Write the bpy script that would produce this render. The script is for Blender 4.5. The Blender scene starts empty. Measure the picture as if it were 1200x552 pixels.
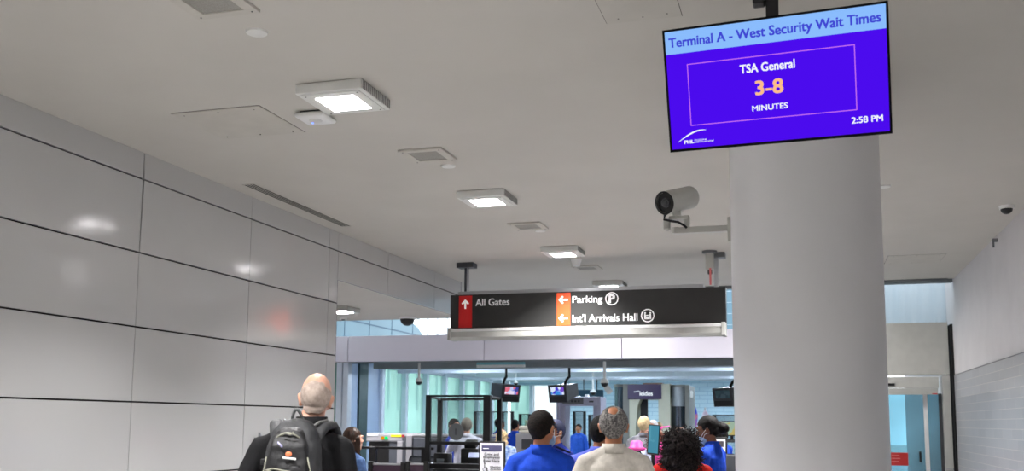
import bpy, bmesh, math, random
from mathutils import Vector, Matrix, noise
random.seed(7)
C = bpy.context.scene.collection
SC = bpy.context.scene
R = math.radians
V = Vector
EYE = 1.60                                   # lens height above the floor

# ------------------------------------------------------------------ camera
F, CX, CY = 1167.05, 600.0, 353.96
cr = V((0.95926314, 0.28243578, 0.00665271)).normalized()
cf = V((-0.28118589, 0.95220766, 0.11931081)).normalized()
cu = cr.cross(cf).normalized()
cr = cf.cross(cu).normalized()
cam = bpy.data.cameras.new('camera')
co = bpy.data.objects.new('camera', cam)
C.objects.link(co)
m = Matrix((cr, cu, -cf)).transposed().to_4x4()
m.translation = V((0, 0, EYE))
co.matrix_world = m
cam.sensor_width = 36
cam.lens = F / 1200 * 36
cam.shift_y = (CY - 276) / 1200
cam.clip_end = 300
cam.dof.use_dof = True
cam.dof.focus_distance = 7.5
cam.dof.aperture_fstop = 3.2
SC.camera = co

def at(x, y, Y):
    """where the sight line through a photo pixel meets the depth Y of the hall"""
    d = cf + cr * ((x - CX) / F) - cu * ((y - CY) / F)
    d = d * (Y / d.y)
    return V((d.x, d.y, d.z + EYE))

# ------------------------------------------------------------------ materials
def s2l(c):
    c = c / 255
    return c / 12.92 if c <= .04045 else ((c + .055) / 1.055) ** 2.4
def lin(c): return (s2l(c[0]), s2l(c[1]), s2l(c[2]), 1)
def mat(name, col, rough=.6, metal=0, var=.06, vs=6, bump=0, bs=60, col2=None, cscale=None, spec=.5, emit=0, coat=0, stretch=(1, 1, 1)):
    m = bpy.data.materials.new(name); m.use_nodes = True
    nt = m.node_tree; b = nt.nodes['Principled BSDF']; L = nt.links.new
    tc = nt.nodes.new('ShaderNodeTexCoord')
    mp = nt.nodes.new('ShaderNodeMapping'); mp.inputs['Scale'].default_value = stretch
    L(tc.outputs['Object'], mp.inputs['Vector'])
    nz = nt.nodes.new('ShaderNodeTexNoise'); nz.inputs['Scale'].default_value = cscale or vs
    nz.inputs['Detail'].default_value = 4
    L(mp.outputs['Vector'], nz.inputs['Vector'])
    rp = nt.nodes.new('ShaderNodeValToRGB')
    a = lin(col)
    if col2: c1, c2 = a, lin(col2)
    else:
        c1 = tuple(min(1, a[i] * (1 - var)) for i in range(3)) + (1,)
        c2 = tuple(min(1, a[i] * (1 + var)) for i in range(3)) + (1,)
    rp.color_ramp.elements[0].position = .38; rp.color_ramp.elements[1].position = .62
    rp.color_ramp.elements[0].color = c1; rp.color_ramp.elements[1].color = c2
    L(nz.outputs['Fac'], rp.inputs['Fac']); L(rp.outputs['Color'], b.inputs['Base Color'])
    b.inputs['Roughness'].default_value = rough; b.inputs['Metallic'].default_value = metal
    b.inputs['Specular IOR Level'].default_value = spec
    b.inputs['Coat Weight'].default_value = coat
    if bump:
        n2 = nt.nodes.new('ShaderNodeTexNoise'); n2.inputs['Scale'].default_value = bs; n2.inputs['Detail'].default_value = 3
        L(mp.outputs['Vector'], n2.inputs['Vector'])
        bp = nt.nodes.new('ShaderNodeBump'); bp.inputs['Strength'].default_value = bump; bp.inputs['Distance'].default_value = .01
        L(n2.outputs['Fac'], bp.inputs['Height']); L(bp.outputs['Normal'], b.inputs['Normal'])
    if emit:
        L(rp.outputs['Color'], b.inputs['Emission Color']); b.inputs['Emission Strength'].default_value = emit
    return m
def glow(name, col, strength):
    m = bpy.data.materials.new(name); m.use_nodes = True
    nt = m.node_tree; nt.nodes.clear(); L = nt.links.new
    e = nt.nodes.new('ShaderNodeEmission'); o = nt.nodes.new('ShaderNodeOutputMaterial')
    tc = nt.nodes.new('ShaderNodeTexCoord'); nz = nt.nodes.new('ShaderNodeTexNoise'); nz.inputs['Scale'].default_value = 2
    L(tc.outputs['Object'], nz.inputs['Vector'])
    rp = nt.nodes.new('ShaderNodeValToRGB'); a = lin(col)
    rp.color_ramp.elements[0].color = tuple(v * .96 for v in a[:3]) + (1,); rp.color_ramp.elements[1].color = a
    L(nz.outputs['Fac'], rp.inputs['Fac']); L(rp.outputs['Color'], e.inputs['Color'])
    e.inputs['Strength'].default_value = strength
    L(e.outputs[0], o.inputs['Surface'])
    return m
def glass(name, tint, gloss=.12, rough=.05, haze=0, hazecol=(220, 235, 235)):
    m = bpy.data.materials.new(name); m.use_nodes = True
    nt = m.node_tree; nt.nodes.clear(); L = nt.links.new
    o = nt.nodes.new('ShaderNodeOutputMaterial'); t = nt.nodes.new('ShaderNodeBsdfTransparent'); g = nt.nodes.new('ShaderNodeBsdfGlossy')
    tc = nt.nodes.new('ShaderNodeTexCoord'); nz = nt.nodes.new('ShaderNodeTexNoise'); nz.inputs['Scale'].default_value = .8
    L(tc.outputs['Object'], nz.inputs['Vector'])
    rp = nt.nodes.new('ShaderNodeValToRGB'); a = lin(tint)
    rp.color_ramp.elements[0].color = tuple(v * .82 for v in a[:3]) + (1,); rp.color_ramp.elements[1].color = a
    rp.color_ramp.elements[0].position = .35; rp.color_ramp.elements[1].position = .65
    L(nz.outputs['Fac'], rp.inputs['Fac']); L(rp.outputs['Color'], t.inputs['Color'])
    g.inputs['Roughness'].default_value = rough
    mx = nt.nodes.new('ShaderNodeMixShader'); mx.inputs[0].default_value = gloss
    L(t.outputs[0], mx.inputs[1]); L(g.outputs[0], mx.inputs[2])
    last = mx
    if haze:
        d = nt.nodes.new('ShaderNodeBsdfDiffuse'); d.inputs['Color'].default_value = lin(hazecol)
        tr = nt.nodes.new('ShaderNodeBsdfTranslucent'); tr.inputs['Color'].default_value = lin(hazecol)
        ad = nt.nodes.new('ShaderNodeMixShader'); L(d.outputs[0], ad.inputs[1]); L(tr.outputs[0], ad.inputs[2])
        m2 = nt.nodes.new('ShaderNodeMixShader'); m2.inputs[0].default_value = haze
        L(mx.outputs[0], m2.inputs[1]); L(ad.outputs[0], m2.inputs[2]); last = m2
    L(last.outputs[0], o.inputs['Surface'])
    return m
def screen_mat(name, cols, scale=9, strength=1.5):
    m = bpy.data.materials.new(name); m.use_nodes = True
    nt = m.node_tree; nt.nodes.clear(); L = nt.links.new
    e = nt.nodes.new('ShaderNodeEmission'); o = nt.nodes.new('ShaderNodeOutputMaterial')
    tc = nt.nodes.new('ShaderNodeTexCoord'); vo = nt.nodes.new('ShaderNodeTexVoronoi'); vo.inputs['Scale'].default_value = scale
    vo.distance = 'CHEBYCHEV'
    L(tc.outputs['Object'], vo.inputs['Vector'])
    sp = nt.nodes.new('ShaderNodeSeparateColor'); L(vo.outputs['Color'], sp.inputs[0])
    rp = nt.nodes.new('ShaderNodeValToRGB'); rp.color_ramp.interpolation = 'CONSTANT'
    while len(rp.color_ramp.elements) < len(cols): rp.color_ramp.elements.new(.5)
    for i, c in enumerate(cols):
        rp.color_ramp.elements[i].position = i / len(cols); rp.color_ramp.elements[i].color = lin(c)
    L(sp.outputs[0], rp.inputs['Fac']); L(rp.outputs['Color'], e.inputs['Color']); e.inputs['Strength'].default_value = strength
    L(e.outputs[0], o.inputs['Surface'])
    return m

M = {}
M['ceiling'] = mat('ceiling_paint', (197, 193, 186), .85, var=.02, vs=1.2, bump=.03, bs=90)
M['ceiling_far'] = mat('ceiling_paint_cool', (197, 193, 186), .85, var=.02, vs=1.2, bump=.03, bs=90)
M['hatch'] = mat('hatch_paint', (194, 190, 182), .8, var=.03, vs=5, bump=.05, bs=70)
M['gapline'] = mat('gap_line', (86, 84, 78), .9)
M['void'] = mat('dark_void', (22, 22, 22), .9)
M['plaster'] = mat('plaster', (206, 202, 202), .6, var=.03, vs=2, bump=.03, bs=40)
M['column'] = mat('column_paint', (226, 226, 228), .38, var=.015, vs=1.5, bump=.02, bs=30)
M['lampbody'] = mat('lamp_enamel', (222, 222, 218), .45, var=.03)
M['lampfin'] = mat('lamp_fin', (120, 120, 116), .5)
M['ventgrey'] = mat('vent_mesh', (150, 147, 140), .7, var=.1, vs=120)
M['white'] = mat('white_plastic', (232, 232, 230), .4, var=.02)
M['black'] = mat('black_plastic', (16, 16, 17), .4, var=.15)
M['blackmetal'] = mat('black_metal', (20, 20, 22), .35, .3, var=.1)
M['dgrey'] = mat('dark_grey_plastic', (58, 60, 64), .5, var=.1)
M['mgrey'] = mat('mid_grey_metal', (120, 121, 124), .45, .3, var=.05)
M['alu'] = mat('brushed_aluminium', (190, 192, 196), .3, .85, var=.05, vs=20, stretch=(1, 1, 30))
M['steelgrey'] = mat('grey_enamel', (186, 186, 180), .4, .15, var=.04)
M['signblack'] = mat('sign_face', (44, 44, 43), .35, var=.05)
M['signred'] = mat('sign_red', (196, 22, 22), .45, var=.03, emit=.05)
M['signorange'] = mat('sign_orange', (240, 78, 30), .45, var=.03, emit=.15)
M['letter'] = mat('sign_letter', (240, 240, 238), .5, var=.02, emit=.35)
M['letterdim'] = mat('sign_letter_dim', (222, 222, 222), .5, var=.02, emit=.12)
M['header'] = mat('header_panel', (228, 224, 236), .5, 0, var=.02, vs=1)
M['beam'] = mat('beam_grey', (118, 124, 128), .6, var=.04)
M['bluewall'] = mat('blue_panel', (108, 138, 152), .4, var=.04, vs=.8)
M['bluegrey'] = mat('blue_grey_panel', (146, 164, 190), .35, .1, var=.05, vs=1.5)
M['greendark'] = mat('dark_green_metal', (44, 66, 66), .4, .3, var=.08)
M['mullion'] = mat('pale_mullion', (208, 218, 230), .4, .2, var=.03)
M['secceil'] = mat('security_ceiling', (206, 216, 224), .7, var=.04)
M['floor'] = mat('terrazzo', (142, 141, 139), .3, var=.12, vs=60)
M['doorframe'] = mat('door_frame', (200, 200, 193), .4, .25, var=.03)
M['signpink'] = mat('faded_writing', (222, 130, 124), .6)
M['redsign'] = mat('red_notice', (190, 40, 40), .5, var=.04)
M['skin'] = mat('skin_fair', (210, 158, 134), .5, var=.06, vs=14, bump=.04, bs=180)
M['skin2'] = mat('skin_tan', (178, 118, 84), .5, var=.06, vs=14, bump=.04, bs=180)
M['skin3'] = mat('skin_brown', (118, 74, 52), .45, var=.06, vs=14)
M['eye'] = mat('eye_white', (225, 222, 218), .2)
M['iris'] = mat('eye_iris', (50, 36, 28), .2)
M['shoe'] = mat('shoe_leather', (28, 26, 26), .35, var=.1)
M['glasspane'] = glass('clear_acrylic', (238, 242, 242), .05, .03)
M['tealglass'] = glass('teal_glass', (202, 228, 222), .06, .08, haze=.35, hazecol=(194, 224, 216))
M['doorglass'] = glass('door_glass', (176, 212, 224), .08, .04, haze=.05)
M['greenglass'] = glass('green_glass', (150, 205, 190), .1, .1, haze=.4, hazecol=(150, 205, 188))

def tile_mat():
    m = bpy.data.materials.new('wall_tile'); m.use_nodes = True
    nt = m.node_tree; b = nt.nodes['Principled BSDF']; L = nt.links.new
    tc = nt.nodes.new('ShaderNodeTexCoord'); sx = nt.nodes.new('ShaderNodeSeparateXYZ'); cb = nt.nodes.new('ShaderNodeCombineXYZ')
    L(tc.outputs['Object'], sx.inputs[0]); L(sx.outputs['Y'], cb.inputs['X']); L(sx.outputs['Z'], cb.inputs['Y'])
    br = nt.nodes.new('ShaderNodeTexBrick'); L(cb.outputs[0], br.inputs['Vector'])
    br.inputs['Scale'].default_value = 1; br.inputs['Brick Width'].default_value = .6; br.inputs['Row Height'].default_value = .119
    br.inputs['Mortar Size'].default_value = .0045; br.inputs['Mortar Smooth'].default_value = .3
    br.inputs['Color1'].default_value = lin((168, 170, 174)); br.inputs['Color2'].default_value = lin((160, 162, 166)); br.inputs['Mortar'].default_value = lin((196, 192, 188))
    L(br.outputs['Color'], b.inputs['Base Color']); b.inputs['Roughness'].default_value = .3
    bp = nt.nodes.new('ShaderNodeBump'); bp.inputs['Strength'].default_value = .4; bp.inputs['Distance'].default_value = .004; bp.invert = True
    L(br.outputs['Fac'], bp.inputs['Height']); L(bp.outputs['Normal'], b.inputs['Normal'])
    return m
M['tile'] = tile_mat()
def brick_mat():
    m = bpy.data.materials.new('pale_block'); m.use_nodes = True
    nt = m.node_tree; b = nt.nodes['Principled BSDF']; L = nt.links.new
    tc = nt.nodes.new('ShaderNodeTexCoord'); sx = nt.nodes.new('ShaderNodeSeparateXYZ'); cb = nt.nodes.new('ShaderNodeCombineXYZ')
    L(tc.outputs['Object'], sx.inputs[0]); L(sx.outputs['X'], cb.inputs['X']); L(sx.outputs['Z'], cb.inputs['Y'])
    br = nt.nodes.new('ShaderNodeTexBrick'); L(cb.outputs[0], br.inputs['Vector'])
    br.inputs['Scale'].default_value = 1; br.inputs['Brick Width'].default_value = .5; br.inputs['Row Height'].default_value = .13
    br.inputs['Mortar Size'].default_value = .012
    br.inputs['Color1'].default_value = lin((196, 222, 234)); br.inputs['Color2'].default_value = lin((190, 218, 232)); br.inputs['Mortar'].default_value = lin((160, 196, 216))
    L(br.outputs['Color'], b.inputs['Base Color']); b.inputs['Roughness'].default_value = .5
    return m
M['brick'] = brick_mat()
def panel_mat():
    m = mat('wall_laminate', (190, 190, 189), .13, var=.012, vs=.7, spec=.5)
    nt = m.node_tree; b = nt.nodes['Principled BSDF']; L = nt.links.new
    tc = nt.nodes.new('ShaderNodeTexCoord'); n1 = nt.nodes.new('ShaderNodeTexNoise'); n1.inputs['Scale'].default_value = 1.3; n1.inputs['Detail'].default_value = 2
    L(tc.outputs['Object'], n1.inputs['Vector'])
    bp = nt.nodes.new('ShaderNodeBump'); bp.inputs['Strength'].default_value = .5; bp.inputs['Distance'].default_value = .02
    L(n1.outputs['Fac'], bp.inputs['Height']); L(bp.outputs['Normal'], b.inputs['Normal'])
    return m
M['panel'] = panel_mat()

# ------------------------------------------------------------------ mesh helpers
WS = bpy.data.scenes.new('workshop')
def wdg():
    with bpy.context.temp_override(scene=WS, view_layer=WS.view_layers[0]):
        d = bpy.context.evaluated_depsgraph_get()
    d.update()
    return d
class MB:
    def __init__(s): s.bm = bmesh.new()
    def box(s, lo, hi, bevel=0, rot=None, seg=2):
        lo, hi = V(lo), V(hi); c = (lo + hi) / 2; d = hi - lo
        g = bmesh.ops.create_cube(s.bm, size=1)
        vs = g['verts']
        for v in vs: v.co = V((v.co.x * d.x, v.co.y * d.y, v.co.z * d.z))
        if bevel:
            es = list({e for v in vs for e in v.link_edges})
            r = bmesh.ops.bevel(s.bm, geom=es, offset=bevel, segments=seg, profile=.5, affect='EDGES')
            vs = list({v for f in r['faces'] for v in f.verts} | {v for v in vs if v.is_valid})
            # gather the whole island
            seen = set(vs); st = list(vs)
            while st:
                v = st.pop()
                for e in v.link_edges:
                    o = e.other_vert(v)
                    if o not in seen: seen.add(o); st.append(o)
            vs = list(seen)
        for v in vs:
            p = v.co.copy()
            if rot: p = rot @ p
            v.co = p + c
        return s
    def cyl(s, p0, p1, r0, r1=None, n=20, caps=True):
        p0, p1 = V(p0), V(p1); r1 = r0 if r1 is None else r1
        d = (p1 - p0).normalized(); a = d.orthogonal().normalized(); b = d.cross(a)
        A = [s.bm.verts.new(p0 + (a * math.cos(2 * math.pi * i / n) + b * math.sin(2 * math.pi * i / n)) * r0) for i in range(n)]
        B = [s.bm.verts.new(p1 + (a * math.cos(2 * math.pi * i / n) + b * math.sin(2 * math.pi * i / n)) * r1) for i in range(n)]
        for i in range(n): s.bm.faces.new((A[i], A[(i + 1) % n], B[(i + 1) % n], B[i]))
        if caps: s.bm.faces.new(A[::-1]); s.bm.faces.new(B)
        return s
    def sphere(s, c, r, u=20, v=14, rot=None):
        c = V(c); r = V(r) if hasattr(r, '__len__') else V((r, r, r))
        def mk(x, y, z):
            p = V((x * r.x, y * r.y, z * r.z))
            if rot: p = rot @ p
            return s.bm.verts.new(p + c)
        T = mk(0, 0, 1); B = mk(0, 0, -1)
        rr = [[mk(math.sin(math.pi * j / v) * math.cos(2 * math.pi * i / u), math.sin(math.pi * j / v) * math.sin(2 * math.pi * i / u), math.cos(math.pi * j / v)) for i in range(u)] for j in range(1, v)]
        for i in range(u):
            k = (i + 1) % u
            s.bm.faces.new((T, rr[0][i], rr[0][k])); s.bm.faces.new((B, rr[-1][k], rr[-1][i]))
            for a_, b_ in zip(rr, rr[1:]): s.bm.faces.new((a_[i], b_[i], b_[k], a_[k]))
        return s
    def tube(s, pts, r, n=8):
        pts = [V(p) for p in pts]; rings = []
        up = None
        for i, p in enumerate(pts):
            d = ((pts[min(i + 1, len(pts) - 1)] - pts[max(i - 1, 0)])).normalized()
            if up is None: up = d.orthogonal().normalized()
            up = (up - d * up.dot(d))
            up = up.normalized() if up.length > 1e-6 else d.orthogonal().normalized()
            b = d.cross(up)
            rr = r[i] if hasattr(r, '__len__') else r
            rings.append([s.bm.verts.new(p + (up * math.cos(2 * math.pi * k / n) + b * math.sin(2 * math.pi * k / n)) * rr) for k in range(n)])
        for A, B in zip(rings, rings[1:]):
            for k in range(n): s.bm.faces.new((A[k], A[(k + 1) % n], B[(k + 1) % n], B[k]))
        s.bm.faces.new(rings[0][::-1]); s.bm.faces.new(rings[-1])
        return s
    def prism(s, poly, axis, a, b):
        """poly in the two other axes, extruded along axis from a to b"""
        def mk(u, v, t):
            return {'x': V((t, u, v)), 'y': V((u, t, v)), 'z': V((u, v, t))}[axis]
        A = [s.bm.verts.new(mk(u, v, a)) for u, v in poly]; B = [s.bm.verts.new(mk(u, v, b)) for u, v in poly]
        n = len(poly)
        for i in range(n): s.bm.faces.new((A[i], A[(i + 1) % n], B[(i + 1) % n], B[i]))
        s.bm.faces.new(A[::-1]); s.bm.faces.new(B)
        return s
    def loft(s, rings, n=28, p=2.0):
        """closed loft of superellipse rings (cx,cy,z,rx,ry)"""
        rr = []
        for (cx, cy, z, rx, ry) in rings:
            ring = []
            for i in range(n):
                t = 2 * math.pi * i / n; c, q = math.cos(t), math.sin(t)
                ring.append(s.bm.verts.new((cx + rx * math.copysign(abs(c) ** (2 / p), c), cy + ry * math.copysign(abs(q) ** (2 / p), q), z)))
            rr.append(ring)
        for A, B in zip(rr, rr[1:]):
            for k in range(n): s.bm.faces.new((A[k], A[(k + 1) % n], B[(k + 1) % n], B[k]))
        s.bm.faces.new(rr[0][::-1]); s.bm.faces.new(rr[-1])
        return s
    def cap(s, p0, r0, p1, r1, n=16):
        s.sphere(p0, r0, n, 10); s.sphere(p1, r1, n, 10); s.cyl(p0, p1, r0 * .995, r1 * .995, n)
        return s
    def xf(s, mtx):
        for v in s.bm.verts: v.co = mtx @ v.co
        return s
    def mesh(s, name):
        bmesh.ops.recalc_face_normals(s.bm, faces=s.bm.faces)
        me = bpy.data.meshes.new(name); s.bm.to_mesh(me); s.bm.free()
        return me
    def build(s, name, m, parent=None, smooth=False, loc=None):
        me = s.mesh(name)
        return link(name, me, m, parent, smooth, loc)
def link(name, me, m, parent=None, smooth=False, loc=None):
    me.materials.clear(); me.materials.append(m)
    if smooth:
        me.polygons.foreach_set('use_smooth', [True] * len(me.polygons))
        if smooth != 'all':
            try: me.set_sharp_from_angle(angle=R(40))
            except Exception: pass
    o = bpy.data.objects.new(name, me); C.objects.link(o)
    if parent: o.parent = parent
    if loc is not None: o.location = loc
    return o
def tag(o, label=None, cat=None, group=None, kind=None):
    if label: o['label'] = label
    if cat: o['category'] = cat
    if group: o['group'] = group
    if kind: o['kind'] = kind
    return o
def thing(name, label, cat, loc=(0, 0, 0), rz=0, group=None):
    o = bpy.data.objects.new(name, None); C.objects.link(o)
    o.location = loc; o.rotation_euler = (0, 0, rz); o.empty_display_size = .1
    return tag(o, label, cat, group)
def struct(name, mb, m, label=None, smooth=False):
    o = mb.build(name, m, None, smooth); o['kind'] = 'structure'
    if label: o['label'] = label
    return o
def copy_tree(o, parent=None):
    c = o.copy(); C.objects.link(c)
    if parent: c.parent = parent
    for ch in [k for k in C.objects if k.parent == o]: copy_tree(ch, c)
    return c
def txt_mesh(s, w, h, bold=.0, depth=.002, spacing=1.0):
    """text as mesh, centred on the origin in XY, fitted to w x h"""
    cu_ = bpy.data.curves.new('writing', 'FONT'); cu_.body = s; cu_.extrude = .01; cu_.offset = 0
    cu_.space_character = spacing; cu_.resolution_u = 4
    cu_.align_x = 'CENTER'
    o = bpy.data.objects.new('writing', cu_); WS.collection.objects.link(o)
    dg = wdg()
    me = bpy.data.meshes.new_from_object(o.evaluated_get(dg))
    bpy.data.objects.remove(o); bpy.data.curves.remove(cu_)
    xs = [v.co.x for v in me.vertices]; ys = [v.co.y for v in me.vertices]; zs = [v.co.z for v in me.vertices]
    x0, x1, y0, y1 = min(xs), max(xs), min(ys), max(ys); zr = max(zs) - min(zs) or 1
    if h is None: h = w * (y1 - y0) / (x1 - x0)
    for v in me.vertices:
        v.co = V(((v.co.x - (x0 + x1) / 2) / (x1 - x0) * w, (v.co.y - (y0 + y1) / 2) / (y1 - y0) * h, (v.co.z - min(zs)) / zr * depth))
    return me
def plane_xf(origin, right, up):
    right, up = V(right).normalized(), V(up).normalized(); n = right.cross(up)
    mt = Matrix((right, up, n)).transposed().to_4x4(); mt.translation = V(origin)
    return mt
def writing(name, s, w, h, m, parent, mtx, bold=0, label=None, depth=.002):
    if not s:                                     # a line too small to read in the photo: one plain stroke
        b = MB()
        b.box((-w / 2, -h * .22, 0), (w / 2, h * .22, depth))
        return b.xf(mtx).build('unreadable_line', m, parent)
    me = txt_mesh(s, w, h, 0, depth)
    if bold:
        hh = h or .1; bm = bmesh.new()
        for k, (dx, dy) in enumerate(((-1, -.6), (1, -.6), (-1, .6), (1, .6), (0, 0))):
            c_ = me.copy(); c_.transform(Matrix.Translation((dx * bold * hh, dy * bold * hh, k * depth * .02))); bm.from_mesh(c_); bpy.data.meshes.remove(c_)
        me2 = bpy.data.meshes.new('writing'); bm.to_mesh(me2); bm.free(); me = me2
    me.transform(mtx)
    o = link(name, me, m, parent)
    if label: o['label'] = label
    return o
FRONT = lambda o: plane_xf(o, (1, 0, 0), (0, 0, 1))          # a face turned to the lens side (-Y)

# ------------------------------------------------------------------ the setting
H0 = EYE + 2.31                       # ceiling height
LX, RX = -5.49, 2.30
LE = lambda h: h + EYE
struct('wall_rear_light_block', MB().box((-5.9, -8.2, 0), (2.6, -8, H0 + .2)), M['plaster'])  # unseen end wall, added to keep cool sky light out of the hall
struct('floor', MB().box((-14, -8, -.1), (4, 42, 0)), M['floor'])

# ceiling with the two bays
struct('ceiling', MB().box((-5.9, -8, H0), (2.6, 13.72, H0 + .25)), M['ceiling'])
struct('ceiling_far', MB().box((-9.2, 13.72, H0), (2.6, 17.05, H0 + .25)), M['ceiling_far'])
struct('trim_1', MB().box((-9.2, 17.05, H0 - .05), (2.28, 17.2, H0 + .25)).box((1.0, 16.98, H0 - .035), (2.2, 17.05, H0)), M['beam'])

# left wall of laminate panels
rows = [(-EYE, -1.135), (-1.135, -.495), (-.495, .146), (.146, .786), (.786, 1.428), (1.428, 2.075), (2.075, 2.31)]
cols = [7.225 + 1.7775 * k for k in range(-9, 3)] + [11.02]
w = MB()
for (h0, h1) in rows:
    for y0, y1 in zip(cols, cols[1:]):
        g = .0035
        top = h1 - (.007 if h1 < 2.3 else 0)
        if abs(y0 - 7.225) < .01 and h0 > 1.4:
            lo, hi = LE(h0 + .007), LE(top)         # the panel whose edge has pulled away
            s0, s1 = (.006, .022) if h0 < 2 else (.02, .010)
            w.prism([(y0 + s0, lo), (y1 - g, lo), (y1 - g, hi), (y0 + s1, hi)], 'x', LX - .03, LX)
        else:
            w.box((LX - .03, y0 + g, LE(h0 + .007)), (LX, y1 - g, LE(top)), .002, seg=1)
# the panels over the opening
for (h0, h1) in [(1.72, 2.075), (2.075, 2.31)]:
    ys = [11.02, 12.55, 14.34, 15.57]
    for i, (y0, y1) in enumerate(zip(ys, ys[1:])):
        w.box((LX - .03, y0 + .004, LE(h0 + (.007 if h0 > 2 else 0))), (LX, y1 - .004, LE(h1 - (.007 if h1 < 2.3 else 0))), .002, seg=1)
struct('wall_left', w, M['panel'])
wb = MB().box((LX - .34, -8, 0), (LX - .032, 11.0, H0)).box((LX - .34, 11.0, LE(1.80)), (LX - .032, 15.56, H0))
struct('wall_left_core', wb, M['void'])
struct('trim_2', MB().box((LX - .34, 11.0, 0), (LX - .002, 11.03, LE(1.72))).box((LX - .34, 15.56, LE(1.72)), (LX, 15.60, H0)), M['mgrey'])
# side bay behind the opening
struct('ceiling_side_bay', MB().box((-9.2, 11.03, LE(1.722)), (LX - .03, 15.70, LE(1.80))).box((-9.2, 11.0, LE(1.80)), (LX - .34, 15.70, H0 + .1)), M['ceiling_far'])
struct('wall_side_bay', MB().box((-9.3, 10.9, 0), (LX - .34, 11.0, H0)).box((-9.4, 10.9, 0), (-9.2, 17.4, LE(1.72))), M['plaster'])

# right wall: plaster over tile
struct('wall_right', MB().box((RX, -8, LE(.785)), (RX + .2, 26, H0 + 2.5)), M['plaster'])
o = struct('wall_right_tile', MB().box((RX - .012, -8, -LE(.785)), (RX + .2, 26, 0)), M['tile'])
o.location = (0, 0, LE(.785)) 
struct('trim_3', MB().box((RX - .016, -8, LE(.783)), (RX, 17.42, LE(.795))), M['mgrey'])

# column
col = struct('column', MB().cyl((.02, 7.06, 0), (.02, 7.06, H0), .50, n=96), M['column'], smooth=True)
col['label'] = 'round pale grey painted column carrying the security camera'

# header over the security opening, in panels
hd = MB()
xs = [-9.4, -8.46, -5.70, -3.13, -.5, .3]
for a, b in zip(xs, xs[1:]): hd.box((a + .008, 17.5, LE(1.125)), (b - .008, 17.62, LE(1.615)), .004, seg=1)
struct('wall_header', hd, M['header'])
struct('wall_header_core', MB().box((-9.4, 17.62, LE(1.12)), (.3, 18.1, LE(1.60))), M['dgrey'])
struct('trim_4', MB().box((-8.28, 18.3, LE(1.03)), (.9, 18.6, LE(1.24))), M['beam'])

# security hall shell
struct('ceiling_security', MB().box((-9.5, 18.6, LE(1.32)), (.9, 32, LE(1.5))), M['secceil'])
bw = MB().box((-7.62, 32, 0), (.9, 32.2, LE(1.4))).box((-8.7, 32, 0), (-7.62, 32.2, LE(-.5))).box((-9.5, 32, LE(1.2)), (-7.62, 32.2, LE(1.4)))
struct('trim_10', MB().box((-8.82, 31.95, 0), (-8.7, 32.2, LE(1.2))), M['mullion'])
struct('window_7', MB().box((-9.5, 32.08, 0), (-8.82, 32.1, LE(1.2))), M['tealglass'])
struct('wall_back', bw, M['brick'])
struct('window_1', MB().box((-8.7, 32.08, LE(-.5)), (-7.62, 32.1, LE(1.2))), M['glasspane'])
struct('wall_divider', MB().box((.9, 17.65, 0), (1.0, 32, LE(1.5))), M['plaster'])
# rails and hangers under the security ceiling
def rail(Y, h, r):
    t = thing('ceiling_rail', 'thin pale rail hung across the security hall ceiling, %s' % ('nearer of the two' if Y < 23 else 'farther of the two'), 'rail', (-4.2, Y, LE(h)), group=None)
    MB().box((-4.9, -r, -r), (5.0, r, r)).build('bar', M['mullion'], t)
    for k in range(6):
        x = -4.5 + k * 1.8
        MB().cyl((x, 0, r), (x, 0, 1.32 - h), .012, n=8).build('hanger', M['mullion'], t)
rail(21.5, 1.13, .035); rail(26.0, 1.16, .03)
# left curtain wall
GX = -9.5
posts = [21.45 + 1.42 * k for k in range(0, 8)]
cw = MB()
for k, y in enumerate(posts): cw.box((GX - .1, y - .08, 0), (GX + .07, y + .08, LE(1.32)), .01)
cw.box((GX - .1, 21.4, LE(1.22)), (GX + .02, 31.9, LE(1.32))).box((GX - .1, 21.4, LE(-.95)), (GX + .04, 31.9, LE(-.85))).box((GX - .1, 21.4, 0), (GX + .04, 31.9, .08))
struct('window_2', cw, M['mullion'], 'pale mullions of the glazed wall along the security hall')
struct('window_3', MB().box((GX - .06, 21.5, 0), (GX - .045, 31.9, LE(1.22))), M['tealglass'], 'teal glass of the glazed wall along the security hall')
# blue grey panel wall nearer the header, with its dark pilaster
struct('wall_security_left', MB().box((GX - .1, 17.7, 0), (GX, 20.2, LE(1.5)), .005).box((GX - .1, 20.72, 0), (GX, 21.45, LE(1.5)), .005), M['bluegrey'])
struct('trim_5', MB().box((GX - .1, 20.2, 0), (GX + .04, 20.4, LE(1.32)), .01).box((GX - .1, 20.42, 0), (GX + .02, 20.7, LE(1.32)), .01), M['greendark'])
struct('trim_6', MB().box((-8.74, 17.6, 0), (-8.62, 17.78, LE(1.12)), .01).box((-8.60, 17.6, 0), (-8.49, 17.78, LE(1.12)), .01).box((-9.6, 17.6, 0), (-9.4, 17.78, LE(1.12)), .01), M['mullion'])
struct('window_4', MB().box((-9.4, 17.66, 0), (-8.74, 17.68, LE(1.12))), M['greenglass'])

# upper hall seen over the header
up = MB()
ptsU = [(y, LE(h)) for y, h in [(17.3, 1.35), (24.75, 1.35), (24.55, 1.9), (24.35, 2.08), (24.12, 2.21), (23.85, 2.33), (23.57, 2.43), (23.3, 2.48), (23.1, 2.55), (22.8, 2.75), (22.5, 3.2), (22.3, 7), (17.3, 7)]]

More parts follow.
